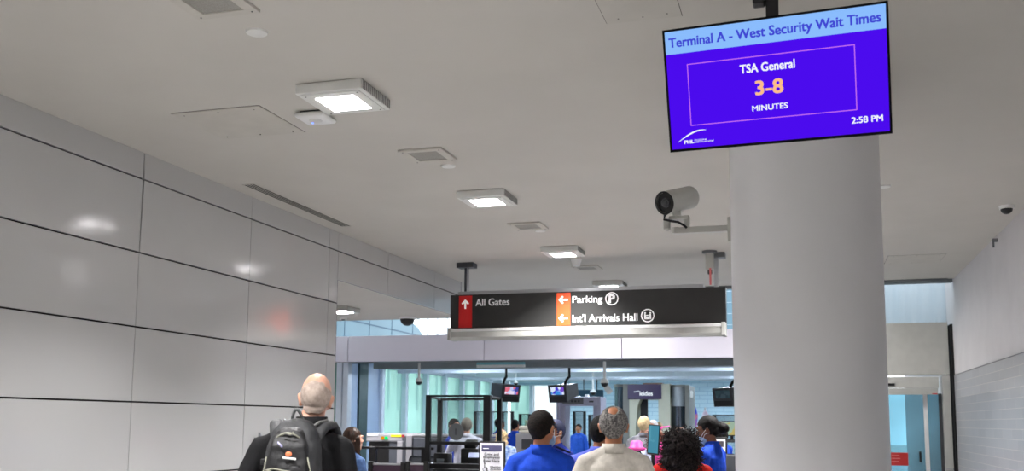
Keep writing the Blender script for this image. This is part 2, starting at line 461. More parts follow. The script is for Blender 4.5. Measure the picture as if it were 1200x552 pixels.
up.prism(ptsU, 'x', GX - .15, GX - .02)
struct('wall_upper_left', up, M['bluewall'])
jl = MB()
for y in (18.2, 19.5, 20.78, 22.05, 23.38): jl.box((GX - .02, y - .014, LE(1.5)), (GX - .014, y + .014, LE(2.46 if y > 23 else 4)))
jl.box((GX - .02, 17.4, LE(2.165)), (GX - .014, 24.1, LE(2.195)))
struct('trim_7', jl, mat('blue_joint', (74, 100, 120), .6))
um = MB()
ux = at(490.7, 385, 35).x
for k in range(-3, 12): um.box((ux - .03 + k * .39, 34.9, 2), (ux + .03 + k * .39, 35.0, 9))
struct('window_5', um, M['mullion'], 'slim mullions of the bright high window')
struct('wall_upper_back', MB().box((-4.6, 27, LE(1.5)), (2.5, 27.2, 8)), M['bluewall'])
uj = MB()
for k in range(12): uj.box((-4.6, 26.99, LE(1.7) + k * .3), (2.3, 27, LE(1.71) + k * .3))
struct('trim_8', uj, M['mullion'])

fw = MB()
ptsF = [(.3 + .02 * k, 18.1 + .012 * math.sin(k * .63) + .010 * math.sin(k * .21 + 1)) for k in range(101)]
fw.prism(ptsF + [(x, y + .02) for x, y in ptsF[::-1]], 'z', LE(1.55), LE(2.9))
struct('window_6', fw, glass('frosted_sheet', (226, 234, 238), .06, .3, haze=.7, hazecol=(232, 238, 242)), 'frosted pale blue band over the sliding door')
# glazed sliding door and its surround
db = MB().box((.3, 17.5, LE(.80)), (2.235, 17.75, LE(1.66)), .006)
db.box((2.115, 17.5, LE(-.70)), (2.235, 17.75, LE(.785)), .004).box((2.115, 17.5, 0), (2.235, 17.75, LE(-.72)), .004)
struct('door_1', db, M['doorframe'], 'grey panelled surround of the sliding door')
dh = thing('sliding_door_header', 'grey operator box with black sensor over the sliding glass door', 'door operator', (1.2, 17.5, LE(.57)))
MB().box((-.9, -.03, .02), (.86, .02, .20), .006).build('cover', M['doorframe'], dh)
MB().box((-.2, -.05, .055), (.19, -.03, .095), .004).build('sensor', M['black'], dh)
MB().box((-.9, -.055, -.09), (.84, .0, .015), .004).build('track', M['steelgrey'], dh)
MB().box((.75, -.058, -.085), (.83, -.054, -.068)).build('label_plate', M['redsign'], dh)
ds = thing('sliding_glass_door', 'sliding glass door leaf with pale stile and black handle', 'door', (1.2, 17.6, 0))
MB().box((-.9, 0, .02), (.86, .012, LE(.50))).build('pane', M['doorglass'], ds)
MB().box((.86, -.02, 0), (.91, .03, LE(.50)), .004).build('stile', M['dgrey'], ds)
MB().box((at(1083, 500, 17.6).x - 1.2, -.015, 0), (at(1088, 500, 17.6).x - 1.2, .025, LE(.50)), .004).build('stile', M['white'], ds)
MB().tube([(.545, 0, LE(-.6)), (.545, -.05, LE(-.6)), (.545, -.05, LE(-.45)), (.545, 0, LE(-.45))], .018, 10).build('handle', M['black'], ds)
rs = MB().box((-.1, -.012, LE(-.67)), (at(1064, 530, 17.6).x - 1.2, -.004, LE(-.46)), .002).build('notice', M['redsign'], ds); rs['label'] = 'red notice with white writing'
for k, (sz, tt) in enumerate([(.20, ''), (.22, ''), (.17, '')]):
    writing('lettering', tt, sz, .03, M['signpink'], rs, FRONT((.13, -.013, LE(-.505) - .05 * k)), .01)
struct('trim_9', MB().box((2.262, 17.42, 0), (2.298, 17.75, LE(1.62))), M['void'])

# outside
struct('ground_outside', MB().box((-60, -8, -.3), (-9.7, 90, -.15)).box((-9.7, 42, -.3), (30, 90, -.15)), M['ceiling_far'])

# ------------------------------------------------------------------ ceiling fittings
M['diff'] = glow('lamp_diffuser', (255, 250, 252), 34)
LAMP_W, LAMP_S = 118, 116
def make_light():
    t = thing('ceiling_light', 'x', 'ceiling light', group='canopy lights down the hall ceiling')
    b = MB().box((0, 0, -.075), (.5, .5, -.002), .008)
    b.box((.03, .03, -.082), (.47, .47, -.074), .003)
    b.build('housing', M['lampbody'], t)
    f = MB()
    for k in range(19): f.box((.499, .03 + k * .0245, -.068), (.503, .036 + k * .0245, -.008))
    f.build('cooling_fins', M['lampfin'], t)
    MB().box((.105, .10, -.085), (.395, .40, -.0815), .003).build('diffuser', M['diff'], t)
    for x in (.055, .445):
        for y in (.055, .445): MB().cyl((x, y, -.084), (x, y, -.08), .006, n=8).build('screw', M['dgrey'], t)
    ld = bpy.data.lights.new('lamp', 'AREA'); ld.shape = 'RECTANGLE'; ld.size = .29; ld.size_y = .30; ld.energy = LAMP_W; ld.color = (1, .985, .985); ld.spread = R(LAMP_S)
    lo_ = bpy.data.objects.new('lamp', ld); C.objects.link(lo_); lo_.parent = t; lo_.location = (.25, .25, -.0865)
    return t
L0 = make_light()
lights = [(-3.335, 5.96, 'largest and nearest'), (-3.335, 9.285, 'second from the camera'), (-3.335, 12.61, 'third from the camera'), (-3.335, 15.94, 'farthest, just above the black sign')]
for i, (x, y, n) in enumerate(lights):
    o = L0 if i == 0 else copy_tree(L0)
    o.location = (x, y, H0); o['label'] = 'square white canopy light on the hall ceiling, ' + n
L4d = None
for o in list(C.objects):
    if o.type == 'LIGHT' and o.parent and abs(o.parent.location.y - 15.94) < .01:
        L4d = o.data.copy(); L4d.energy = 62; L4d.spread = R(165); o.data = L4d
for i, (x, y) in enumerate([(-.35, 9.285), (-.35, 12.61), (-.35, 15.94), (-3.335, 2.63), (-.35, 2.63), (-3.335, -.7), (-.35, -.7), (-3.335, -4.0), (-.35, -4.0)]):
    o = copy_tree(L0); o.location = (x, y, H0)
    o['label'] = 'square white canopy light of the row hidden from view'
    if y > 15:
        for q_ in C.objects:
            if q_.type == 'LIGHT' and q_.parent == o: q_.data = L4d
def make_vent():
    t = thing('ceiling_vent', 'x', 'vent', group='square grey vents between the lights')
    v = MB()
    for lo, hi in [((0, 0), (.4, .06)), ((0, .34), (.4, .4)), ((0, .06), (.07, .34)), ((.33, .06), (.4, .34))]:
        v.box((lo[0], lo[1], -.02), (hi[0], hi[1], -.001), .003)
    v.build('frame', M['hatch'], t)
    MB().box((.06, .05, -.012), (.34, .35, -.006)).build('grille', M['ventgrey'], t)
    for x in (.035, .365):
        for y in (.03, .37): MB().cyl((x, y, -.0225), (x, y, -.019), .006, n=8).build('screw', M['dgrey'], t)
    return t
v0 = make_vent()
for i, (y, n) in enumerate([(4.38, 'nearest, cut by the top of the photo'), (7.71, 'below the first light'), (10.98, 'between second and third light'), (14.3, 'last before the black sign')]):
    o = v0 if i == 0 else copy_tree(v0)
    o.location = (-3.31, y, H0); o['label'] = 'square grey ceiling vent in a pale frame, ' + n
for i, (x, y, n) in enumerate([(-3.10, 5.06, 'near the top left vent'), (-3.07, 8.32, 'behind the second vent'), (-3.05, 11.52, 'behind the third vent'), (.78, 10.16, 'right of the column')]):
    o = MB().cyl((0, 0, -.012), (0, 0, -.001), .062, .066, n=32).build('sprinkler_cover', M['lampbody'], None, True)
    o.location = (x, y, H0); tag(o, 'small round white sprinkler cover on the ceiling, ' + n, 'sprinkler', 'round sprinkler covers')
# rounded wifi box
t = thing('wireless_access_point', 'flat white wireless box with blue light beside the nearest ceiling light', 'access point', (-3.64, 6.50, H0))
MB().box((0, 0, -.05), (.24, .24, -.012), .018, seg=4).build('case', M['white'], t, True)
MB().box((.04, .02, -.012), (.2, .2, 0)).build('mounting_plate', M['dgrey'], t)
MB().cyl((.12, .12, -.052), (.12, .12, -.0495), .05, n=24).build('emblem_plate', M['lampbody'], t, True)
MB().cyl((.07, .17, -.0525), (.07, .17, -.048), .006, n=10).build('status_light', glow('blue_led', (70, 110, 255), 9), t)
# hatches
def hatch(label, x0, y0, x1, y1, sag=.0):
    t = thing('access_hatch', label, 'hatch', (x0, y0, H0)); w_, d_ = x1 - x0, y1 - y0
    MB().prism([(0, -.004 - sag), (d_, -.004), (d_, -.0005), (0, -.0005)], 'x', .004, w_ - .004).build('panel', M['hatch'], t)
    g = MB()
    g.box((0, 0, -.0012), (.004, d_, -.0002)).box((w_ - .004, 0, -.0012), (w_, d_, -.0002)).box((0, -.004, -.0012), (w_, 0, -.0002)).box((0, d_, -.0012), (w_, d_ + .004, -.0002))
    g.build('edge_gap', M['gapline'], t)
    for (a, b) in [(.08, .06), (w_ - .08, .06), (.08, d_ - .06), (w_ - .08, d_ - .06), (w_ / 2, d_ - .05), (w_ / 2, .05)]:
        MB().cyl((a, b, -.006 - sag), (a, b, -.003), .005, n=8).build('screw', M['gapline'], t)
hatch('large ceiling access hatch left of the nearest light', -4.58, 6.31, -3.82, 7.02, .004)
hatch('ceiling access hatch cut by the top edge left of the screen', -1.06, 5.0, -.62, 5.5)
hatch('shiny ceiling access hatch between the column and the right wall', 1.13, 14.5, 1.88, 15.25)
# linear slot diffuser
t = thing('slot_diffuser', 'long narrow slot diffuser along the left edge of the ceiling', 'vent', (-5.29, 8.49, H0))
s = MB()
for k in range(5): s.box((k * .03, 0, -.004), (k * .03 + .010, 2.18, -.0005))
s.box((0, -.01, -.006), (.13, 0, -.0005)).box((0, 2.18, -.006), (.13, 2.19, -.0005))
s.build('fins', M['hatch'], t)
MB().box((.005, 0, -.003), (.125, 2.18, -.0002)).build('slots', M['void'], t)
# smoke detector, domes
t = thing('smoke_detector', 'white smoke detector hanging between the third light and last vent', 'smoke detector', (-3.1, 13.72, H0))
MB().cyl((0, 0, -.045), (0, 0, 0), .07, .085, n=24).build('base', M['white'], t, True)
MB().cyl((0, 0, -.10), (0, 0, -.045), .055, .065, n=24).build('chamber', M['white'], t, True)
def dome(label, loc, r=.09, dark=True):
    t = thing('dome_camera', label, 'camera', loc)
    MB().cyl((0, 0, -.035), (0, 0, 0), r * .95, r, n=28).build('housing', M['white'], t, True)
    MB().sphere((0, 0, -.035), (r * .8, r * .8, r * .75), 24, 14).build('bubble', M['black'], t, True)
dome('small black and white dome camera at the right edge of the ceiling', (2.09, 11.43, H0), .075)
dome('dark dome camera under the low side ceiling left of the sign', (-6.35, 15.35, LE(1.72)), .15)
t = thing('wall_bracket', 'small grey clip high on the right wall under the ceiling', 'bracket', (RX, 13.2, H0 - .03))
MB().box((-.06, 0, -.05), (0, .05, -.01), .004).build('plate', M['mgrey'], t)
MB().cyl((-.05, .02, -.12), (-.05, .02, -.05), .012, n=10).build('stem', M['mgrey'], t)
# light of the side bay
t = thing('side_bay_light', 'small square ceiling light of the low side bay at the wall end', 'ceiling light', (-7.05, 13.6, LE(1.72)))
MB().box((0, 0, -.07), (.45, .45, -.001), .008).build('housing', M['steelgrey'], t)
MB().box((.05, .08, -.076), (.38, .36, -.069)).build('diffuser', glow('side_lamp', (255, 244, 255), 60), t)
ld = bpy.data.lights.new('lamp', 'AREA'); ld.shape = 'RECTANGLE'; ld.size = .33; ld.size_y = .28; ld.energy = 130; ld.color = (1, .98, 1); ld.spread = R(150)
lo_ = bpy.data.objects.new('lamp', ld); C.objects.link(lo_); lo_.parent = t; lo_.location = (.215, .22, -.078)
t = thing('ceiling_sensor', 'small round white sensor on the low side ceiling', 'sensor', (-7.45, 15.2, LE(1.72)))
MB().cyl((0, 0, -.03), (0, 0, 0), .06, .07, n=20).build('base', M['white'], t, True)
MB().cyl((0, 0, -.045), (0, 0, -.03), .03, n=16).build('eye', M['dgrey'], t, True)
# wall pull
t = thing('pull_handle', 'upright steel pull handle on the left wall beside the bald man', 'handle', (LX, 9.22, LE(-.6)))
MB().cyl((.06, 0, 0), (.06, 0, .47), .016, n=16).build('bar', M['alu'], t, True)
MB().cyl((0, 0, .06), (.06, 0, .06), .01, n=12).build('standoff', M['dgrey'], t, True)
MB().cyl((0, 0, .41), (.06, 0, .41), .01, n=12).build('standoff', M['dgrey'], t, True)

# ------------------------------------------------------------------ wayfinding sign
SY = 13.6
sg = thing('wayfinding_sign', 'long black hanging sign with red and orange arrow blocks and white lettering', 'sign', (0, SY, EYE))
x0, x1, z0, z1 = -4.955, -1.01, 1.345, 1.83
MB().box((x0, 0, z0), (x1, .16, z1), .006).build('sign_face', M['signblack'], sg)
MB().box((x0 + .10, .05, z1), (x1 - .30, .30, z1 + .055), .006).build('top_channel', M['alu'], sg)
lb = MB().prism([(-.05, 1.33), (.18, 1.34), (.18, 1.19), (.10, 1.165), (-.03, 1.165), (-.075, 1.205), (-.075, 1.30)], 'x', x0 + .03, x1 - .06)
lb.build('lamp_trough', M['steelgrey'], sg)
MB().box((x0 + .03, -.082, 1.285), (x1 - .06, -.045, 1.328), .006).build('trough_lip', M['white'], sg)
for xx in (x0 - .01, x1 - .06):
    MB().box((xx, -.09, 1.165), (xx + .055, .19, 1.345), .006).build('end_cap', M['steelgrey'], sg)
def sp(px, py):
    p = at(px, py, SY); return V((p.x, -.004, p.z - EYE))
def quad(a, b, c, d): pass
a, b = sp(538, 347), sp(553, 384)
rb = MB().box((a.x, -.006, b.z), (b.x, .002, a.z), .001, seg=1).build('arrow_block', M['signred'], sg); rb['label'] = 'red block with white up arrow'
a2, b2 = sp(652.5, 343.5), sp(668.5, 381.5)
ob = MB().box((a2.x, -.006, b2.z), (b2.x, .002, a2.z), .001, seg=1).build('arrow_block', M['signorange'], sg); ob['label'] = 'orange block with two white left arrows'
def arrow(c, size, ang, parent, m):
    t_ = .17 * size
    poly = []
    s = MB()
    def seg(p, q, w_):
        p, q = V(p), V(q); d = (q - p).normalized(); n = V((-d.y, d.x)) * w_ / 2
        return [p + n, q + n, q - n, p - n]
    parts = [seg((0, -.5), (0, .42), .2), seg((-.40, .06), (.05, .5), .2), seg((.40, .06), (-.05, .5), .2)]
    ca, sa = math.cos(ang), math.sin(ang)
    for k, pl in enumerate(parts):
        pts = [((x * ca - y * sa) * size + c.x, (x * sa + y * ca) * size + c.z) for x, y in [(v.x, v.y) for v in pl]]
        s.prism(pts, 'y', -.011 - .0004 * k, -.006)
    s.build('arrow', m, parent)
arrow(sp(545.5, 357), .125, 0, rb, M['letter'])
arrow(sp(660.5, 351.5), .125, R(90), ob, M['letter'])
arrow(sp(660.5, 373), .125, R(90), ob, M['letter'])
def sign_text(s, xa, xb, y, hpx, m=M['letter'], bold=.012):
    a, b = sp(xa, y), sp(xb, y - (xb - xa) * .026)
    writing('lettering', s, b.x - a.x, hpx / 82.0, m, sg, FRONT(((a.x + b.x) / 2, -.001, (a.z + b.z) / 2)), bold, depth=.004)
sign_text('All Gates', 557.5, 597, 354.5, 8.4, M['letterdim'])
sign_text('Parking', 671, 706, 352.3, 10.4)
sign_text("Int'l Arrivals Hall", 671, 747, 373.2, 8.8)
def ring(c, r0, r1, parent, m, name='ring'):
    s = MB(); n = 40
    for i in range(n):
        a, b = 2 * math.pi * i / n, 2 * math.pi * (i + 1) / n
        s.prism([(c.x + r0 * math.cos(a), c.z + r0 * math.sin(a)), (c.x + r1 * math.cos(a), c.z + r1 * math.sin(a)), (c.x + r1 * math.cos(b), c.z + r1 * math.sin(b)), (c.x + r0 * math.cos(b), c.z + r0 * math.sin(b))], 'y', -.005, 0)
    return s.build(name, m, parent)
c = sp(717, 350); rg = ring(c, .078, .093, sg, M['letter'], 'parking_symbol')
writing('letter', 'P', .075, .115, M['letter'], rg, FRONT((c.x, -.001, c.z)), .06, depth=.004)
c = sp(759, 369.8); rg = ring(c, .078, .093, sg, M['letter'], 'arrivals_symbol')
s = MB()                                         # two people flanking a desk
for sx in (-1, 1):
    s.cyl((c.x + sx * .036, -.005, c.z + .035), (c.x + sx * .036, 0, c.z + .035), .013, n=14)
    s.box((c.x + sx * .036 - .011, -.005, c.z - .05), (c.x + sx * .036 + .011, 0, c.z + .02))
    s.box((c.x + min(0, sx * .036), -.0045, c.z - .005), (c.x + max(0, sx * .036), 0, c.z + .008))
s.box((c.x - .02, -.0048, c.z - .05), (c.x + .02, 0, c.z - .02))
s.build('figures', M['letter'], rg)
# hangers of the sign
for (px, py, nm) in [(547, 312, 'l'), (839, 300, 'r')]:
    p = at(px, py, SY + .1); X = p.x
    MB().box((X - .13, .0, 2.235), (X + .13, .2, 2.31), .01).build('ceiling_plate', M['mgrey'] if nm == 'r' else M['dgrey'], sg)
    MB().cyl((X, .1, z1), (X, .1, 2.25), .034, n=20).build('post', M['dgrey'] if nm == 'l' else M['alu'], sg, True)
    MB().cyl((X + .022, .075, z1), (X + .022, .075, 2.25), .014, n=10).build('conduit', M['alu'], sg, True)
p = at(835, 300, SY); X = p.x
k = thing('beam_detector', 'pale grey detector box with a red tag beside the sign post by the column', 'detector', (X - .03, SY - .10, H0))
MB().box((-.055, -.04, -.26), (.055, .04, -.02), .015, seg=3).build('case', M['steelgrey'], k, True)
MB().cyl((0, 0, -.03), (0, 0, 0), .10, .10, n=20).build('base', M['mgrey'], k, True)
MB().box((-.004, -.05, -.47), (.022, -.044, -.24)).build('tag_strip', mat('pink_tag', (226, 120, 120), .6), k)
MB().box((-.03, -.02, -.32), (.03, .02, -.26), .01).build('nozzle', M['dgrey'], k)

# ------------------------------------------------------------------ wall screen hung before the column
TS = .84
tc_ = V((-.1300202, 5.6622904, 1.93533204)) * TS + V((0, 0, EYE))
yaw, tilt, rl = -.1050776, .29288179, -.01158354
a_ = V((math.cos(yaw), math.sin(yaw), 0)); n_ = V((math.sin(yaw), -math.cos(yaw), 0))
nn = n_ * math.cos(tilt) - V((0, 0, 1)) * math.sin(tilt); uu = V((0, 0, 1)) * math.cos(tilt) + n_ * math.sin(tilt)
ta = a_ * math.cos(rl) + uu * math.sin(rl); tu = -a_ * math.sin(rl) + uu * math.cos(rl)
TW, TH = 1.24 * TS, .71 * TS
tv = thing('information_screen', 'blue wait time screen hanging before the round column', 'screen', tc_)
TM = plane_xf((0, 0, 0), ta, tu)
def tvb(mb): return mb.xf(TM)
tvb(MB().box((-TW / 2, -TH / 2, -.055), (TW / 2, TH / 2, -.002), .006)).build('case', M['black'], tv)
bz = MB(); e = .011
bz.box((-TW / 2, -TH / 2, -.004), (TW / 2, -TH / 2 + e * 1.2, .004)).box((-TW / 2, TH / 2 - e, -.004), (TW / 2, TH / 2, .004)).box((-TW / 2, -TH / 2, -.004), (-TW / 2 + e, TH / 2, .004)).box((TW / 2 - e, -TH / 2, -.004), (TW / 2, TH / 2, .004))
M['bezel'] = mat('bezel_black', (6, 6, 7), .6, spec=.1)
tvb(bz).build('bezel', M['bezel'], tv)
sw, sh = TW - 2 * e, TH - 2 * e
def U(u): return -sw / 2 + u * sw
def Vv(v): return sh / 2 - v * sh
def tvpanel(name, u0, v0, u1, v1, m, d, par): return tvb(MB().box((U(u0), Vv(v1), d), (U(u1), Vv(v0), d + .0006))).build(name, m, par)
scr = tvpanel('display', 0, 0, 1, 1, glow('screen_violet', (76, 12, 240), 1.0), 0, tv)
tvpanel('title_bar', 0, 0, 1, .19, glow('screen_sky', (140, 190, 255), 1.0), .0008, scr)
frm = MB(); tk = .0042
for (u0, v0, u1, v1) in [(.1, .285, .862, .29), (.1, .80, .862, .805)]:
    frm.box((U(u0) - tk / 2, Vv(v0) - tk, .0008), (U(u1) + tk / 2, Vv(v0), .0014))
for u in (.1, .862): frm.box((U(u) - tk / 2, Vv(.80), .0008), (U(u) + tk / 2, Vv(.285), .0014))
tvb(frm).build('box_outline', glow('screen_pink', (205, 110, 240), 1), scr)
gw = glow('screen_white', (250, 250, 255), 1.0); gi = glow('screen_indigo', (66, 72, 214), 1.0); go_ = glow('screen_peach', (255, 190, 140), 1.0)
def tvt(s, u0, u1, v0, v1, m, bold=0):
    writing('lettering', s, (u1 - u0) * sw, (v1 - v0) * sh, m, scr, TM @ Matrix.Translation((U((u0 + u1) / 2), Vv((v0 + v1) / 2), .0016)), bold, depth=.0006)
tvt('Terminal A - West Security Wait Times', .018, .978, .055, .158, gi, .03)
tvt('TSA General', .348, .598, .345, .415, gw, .03)
tvt('3-8', .415, .54, .49, .605, go_, .04)
tvt('MINUTES', .395, .558, .69, .735, gw, .03)
tvt('2:58 PM', .838, .972, .862, .912, gw, .03)
lg = MB()                                       # the swoosh over the airport lettering
N = 24
for i in range(N):
    def q(t):
        x = .032 + .138 * t; y = .935 - .09 * math.sin(t * 1.9) / math.sin(1.57) * 1.0
        th = .012 * math.sin(math.pi * min(1, t * .92 + .04)) + .0015
        return x, y, th
    xa, ya, ha = q(i / N); xb, yb, hb = q((i + 1) / N)
    lg.prism([(U(xa), Vv(ya)), (U(xb), Vv(yb)), (U(xb), Vv(yb + hb)), (U(xa), Vv(ya + ha))], 'z', .0012, .0018)
tvb(lg).build('swoosh', gw, scr)
tvt('PHL', .062, .108, .928, .955, gw, .08)
tvt('PHILADELPHIA', .112, .172, .925, .938, gw)
tvt('INTERNATIONAL AIRPORT', .112, .205, .942, .955, gw)
# pole mount
pt = V((0.02, .06, 0))
MB().box((-.03, .035, -.05), (.03, .095, H0 - tc_.z), .004).build('pole', M['blackmetal'], tv)
MB().box((-.09, -.03, H0 - tc_.z - .30), (-.03, .05, H0 - tc_.z - .24), .01).build('collar', M['blackmetal'], tv)
MB().box((-.10, .0, H0 - tc_.z - .03), (.10, .13, H0 - tc_.z), .006).build('ceiling_flange', M['blackmetal'], tv)
tvb(MB().box((-.2, -.15, -.085), (.2, .15, -.055), .005)).build('mounting_plate', M['blackmetal'], tv)

# ------------------------------------------------------------------ camera on the column
cc = thing('security_camera', 'grey bullet security camera on a bracket arm from the column', 'camera', (0, 7.06, EYE))
PY = -.0
pa = at(854, 268, 7.06) - V((0, 7.06, EYE)); pb = at(790, 270.5, 7.06) - V((0, 7.06, EYE))
MB().box((pb.x, -.03, pa.z - .022), (pa.x + .02, .03, pa.z + .022), .004).build('arm', M['steelgrey'], cc)
MB().box((-.50, -.05, pa.z - .10), (-.475, .05, pa.z + .075), .004).build('wall_plate', M['steelgrey'], cc)
MB().cyl((pb.x + .012, 0, pb.z - .02), (pb.x + .012, 0, pb.z + .022), .030, n=20).build('arm_end', M['steelgrey'], cc, True)
c1 = at(778.5, 238, 6.93) - V((0, 7.06, EYE)); c2 = at(808, 231.5, 7.17) - V((0, 7.06, EYE))
dv = (c2 - c1).normalized(); r = .083
tb = MB()
tb.cyl(c1, c2, r, r, 40, caps=False)
nrm = dv
prof = [(0, r), (.0, r * .90), (.03, r * .88)]
tb.tube([c2, c2 + dv * .012, c2 + dv * .02], [r, r * .95, r * .8], 40)
tb.build('housing', M['steelgrey'], cc, True)
g = MB(); n = 40
A = dv.orthogonal().normalized(); B = dv.cross(A)
for i in range(n):
    a, b = 2 * math.pi * i / n, 2 * math.pi * (i + 1) / n
    q = [c1 + (A * math.cos(t) + B * math.sin(t)) * rr for t, rr in ((a, r * .86), (a, r * 1.01), (b, r * 1.01), (b, r * .86))]
    g.bm.faces.new([g.bm.verts.new(v) for v in q])
g.build('front_rim', M['black'], cc)
MB().cyl(c1 + dv * .02, c1 + dv * .035, r * .86, n=36).build('window_disc', M['black'], cc, True)
MB().cyl(c1 + dv * .005, c1 + dv * .022, r * .42, n=28).sphere(c1 + dv * .01, .028).build('lens', M['dgrey'], cc, True)
mid = (c1 + c2) / 2
h = MB().box(mid + V((-.03, -.03, -r - .035)), mid + V((.03, .03, -r + .01)), .006)
h.box((mid.x - .06, -.035, mid.z - r - .06), (mid.x + .085, .035, mid.z - r - .035), .004)
h.box((mid.x + .045, -.03, pb.z + .02), (mid.x + .085, .03, mid.z - r - .04), .004)
h.build('tilt_bracket', M['steelgrey'], cc)
MB().box((mid.x - .10, -.03, mid.z - r - .13), (mid.x - .05, .02, mid.z - r - .05), .008).box((mid.x - .085, -.02, pb.z + .0), (mid.x - .06, .01, mid.z - r - .1), .006).build('knuckle', M['steelgrey'], cc)
MB().tube([mid + V((-.055, -.03, -r - .005)), mid + V((-.085, -.035, -r - .03)), mid + V((-.09, -.035, -r - .06)), mid + V((-.04, -.04, -r - .075)), mid + V((.01, -.04, -r - .085)), mid + V((.05, -.035, -r - .11)), mid + V((.07, -.03, -r - .128))], .009, 8).build('cable', M['black'], cc, True)
s_ = MB().box(c1 + V((.04, -.10, .0)), c1 + V((.065, -.094, .02)))
s_.bm.free()

# ------------------------------------------------------------------ security hall things
def hanging_monitor(px, py, Y, rz, armside, label, cols, hcut=None):
    p = at(px, py, Y)
    t = thing('hanging_monitor', label, 'monitor', p, rz, group='monitors hung over the security lanes')
    rt = Matrix.Rotation(R(10), 3, 'X')
    m = MB()
    f = [(-.2, -.16), (.2, -.16), (.2, .16), (-.2, .16)]
    A = [m.bm.verts.new((x, -.14, z)) for x, z in f]; B = [m.bm.verts.new((x * .86, .30, z * .72 + .02)) for x, z in f]
    for i in range(4): m.bm.faces.new((A[i], A[(i + 1) % 4], B[(i + 1) % 4], B[i]))
    m.bm.faces.new(A[::-1]); m.bm.faces.new(B)
    m.xf(rt.to_4x4()); m.build('housing', M['dgrey'], t)
    MB().box((-.215, -.17, -.175), (.215, -.135, .17), .01).xf(rt.to_4x4()).build('bezel', M['dgrey'], t)
    MB().box((-.15, -.174, -.02), (.16, -.168, .13), .004).xf(rt.to_4x4()).build('picture', screen_mat('monitor_picture', cols, 14, 1.0), t)
    MB().box((-.19, -.175, -.165), (.19, -.169, -.06), .004).xf(rt.to_4x4()).build('control_panel', M['black'], t)
    s = armside
    top = LE(1.3) - p.z
    MB().tube([(s * -.02, .1, .13), (s * .0, .1, .2), (s * .06, .1, .25), (s * .14, .1, .29), (s * .19, .1, .30), (s * .19, .1, .34)], .028, 10).build('bent_arm', M['blackmetal'], t, True)
    MB().cyl((s * .19, .1, .30), (s * .19, .1, top), .024, n=12).build('drop_pole', M['blackmetal'], t, True)
hanging_monitor(593.5, 459.5, 19, R(50), .3, 'boxy hanging monitor left of the metal detector, screen showing a picture', [(190, 200, 240), (120, 130, 220), (230, 220, 240), (60, 70, 150), (220, 110, 130)])
hanging_monitor(659, 460, 19, R(-22), .5, 'boxy hanging monitor just above the metal detector', [(70, 60, 200), (150, 170, 240), (60, 140, 220), (120, 80, 200), (220, 230, 250)])
hanging_monitor(853, 464, 17.9 + .9, R(-30), .6, 'hanging monitor half hidden by the column edge', [(40, 52, 60), (52, 66, 74), (44, 60, 66)])

def pendant_dome(px, py, Y, r, label, top):
    p = at(px, py, Y); t = thing('pendant_camera', label, 'camera', p, group='white dome cameras on drop poles')
    MB().cyl((0, 0, r * .5), (0, 0, top - p.z), r * .32, n=14).build('drop_pole', M['white'], t, True)
    MB().cyl((0, 0, -.0), (0, 0, r * .9), r, r * .7, n=24).build('housing', M['white'], t, True)
    MB().sphere((0, 0, 0), (r * .8, r * .8, r * .85)).build('bubble', M['black'], t, True)
pendant_dome(491, 447.5, 18.0, .075, 'white pendant dome camera on the left in front of the glazed wall', LE(1.12))
pendant_dome(708.5, 449, 18.2, .085, 'white pendant dome camera above and left of the body scanner', LE(1.12))
pendant_dome(604.5, 449, 26, .07, 'small far pendant camera right of the first hanging monitor', LE(1.3))
pendant_dome(695, 460, 26, .09, 'small far pendant camera behind the metal detector', LE(1.3))
t = thing('arm_camera', 'white bullet camera angled down beside the pendant dome', 'camera', at(711.5, 456, 18.4))
MB().cyl((-.03, 0, .06), (.06, -.05, -.06), .055, .06, n=16).build('housing', M['white'], t, True)
MB().cyl((-.03, 0, .06), (-.03, 0, .16), .018, n=10).build('stem', M['white'], t, True)
# teal ceiling sign
p0, p1 = at(558.5, 429, 18.2), at(615, 423, 18.2)
t = thing('teal_fascia', 'pale teal glass fascia with a white lower edge under the header', 'fascia', (p0.x, 18.2, p0.z))
MB().box((0, 0, .015), (p1.x - p0.x, .02, .14)).build('pane', mat('teal_pane', (128, 190, 200), .2, var=.08, vs=3), t)
MB().box((0, -.01, -.03), (p1.x - p0.x, .04, .02), .004).build('edge', M['white'], t)

# walk through metal detector
MDm = mat('detector_grey', (186, 186, 206), .45, var=.03)
p0, p1 = at(652, 465, 19.5), at(704, 465, 19.5)
W = p1.x - p0.x; Ht = p0.z
t = thing('metal_detector', 'grey walk through metal detector arch left of the body scanner', 'metal detector', (p0.x, 19.5, 0))
MB().box((0, 0, 0), (.07, .55, Ht), .01).box((.07, .06, 0), (.17, .5, Ht - .08), .01).build('side_panel', MDm, t)
MB().box((W - .07, 0, 0), (W, .55, Ht), .01).box((W - .17, .06, 0), (W - .07, .5, Ht - .08), .01).build('side_panel', MDm, t)
MB().box((.07, .02, Ht - .18), (W - .07, .53, Ht), .01).build('crossbar', MDm, t)
cp = MB().box((.12, .005, Ht - .145), (.55, .02, Ht - .03), .004).build('control_panel', M['mgrey'], t)
b_ = MB()
for k in range(3): b_.box((.30 + k * .07, .0, Ht - .11), (.34 + k * .07, .006, Ht - .07))
b_.build('buttons', M['dgrey'], cp)
MB().box((W - .24, .008, Ht - .11), (W - .15, .02, Ht - .08)).build('display', M['dgrey'], t)
MB().box((.14, .1, Ht), (.42, .3, Ht + .02), .006).box((.55, .15, Ht), (.62, .25, Ht + .05), .006).build('top_fittings', M['white'], t)

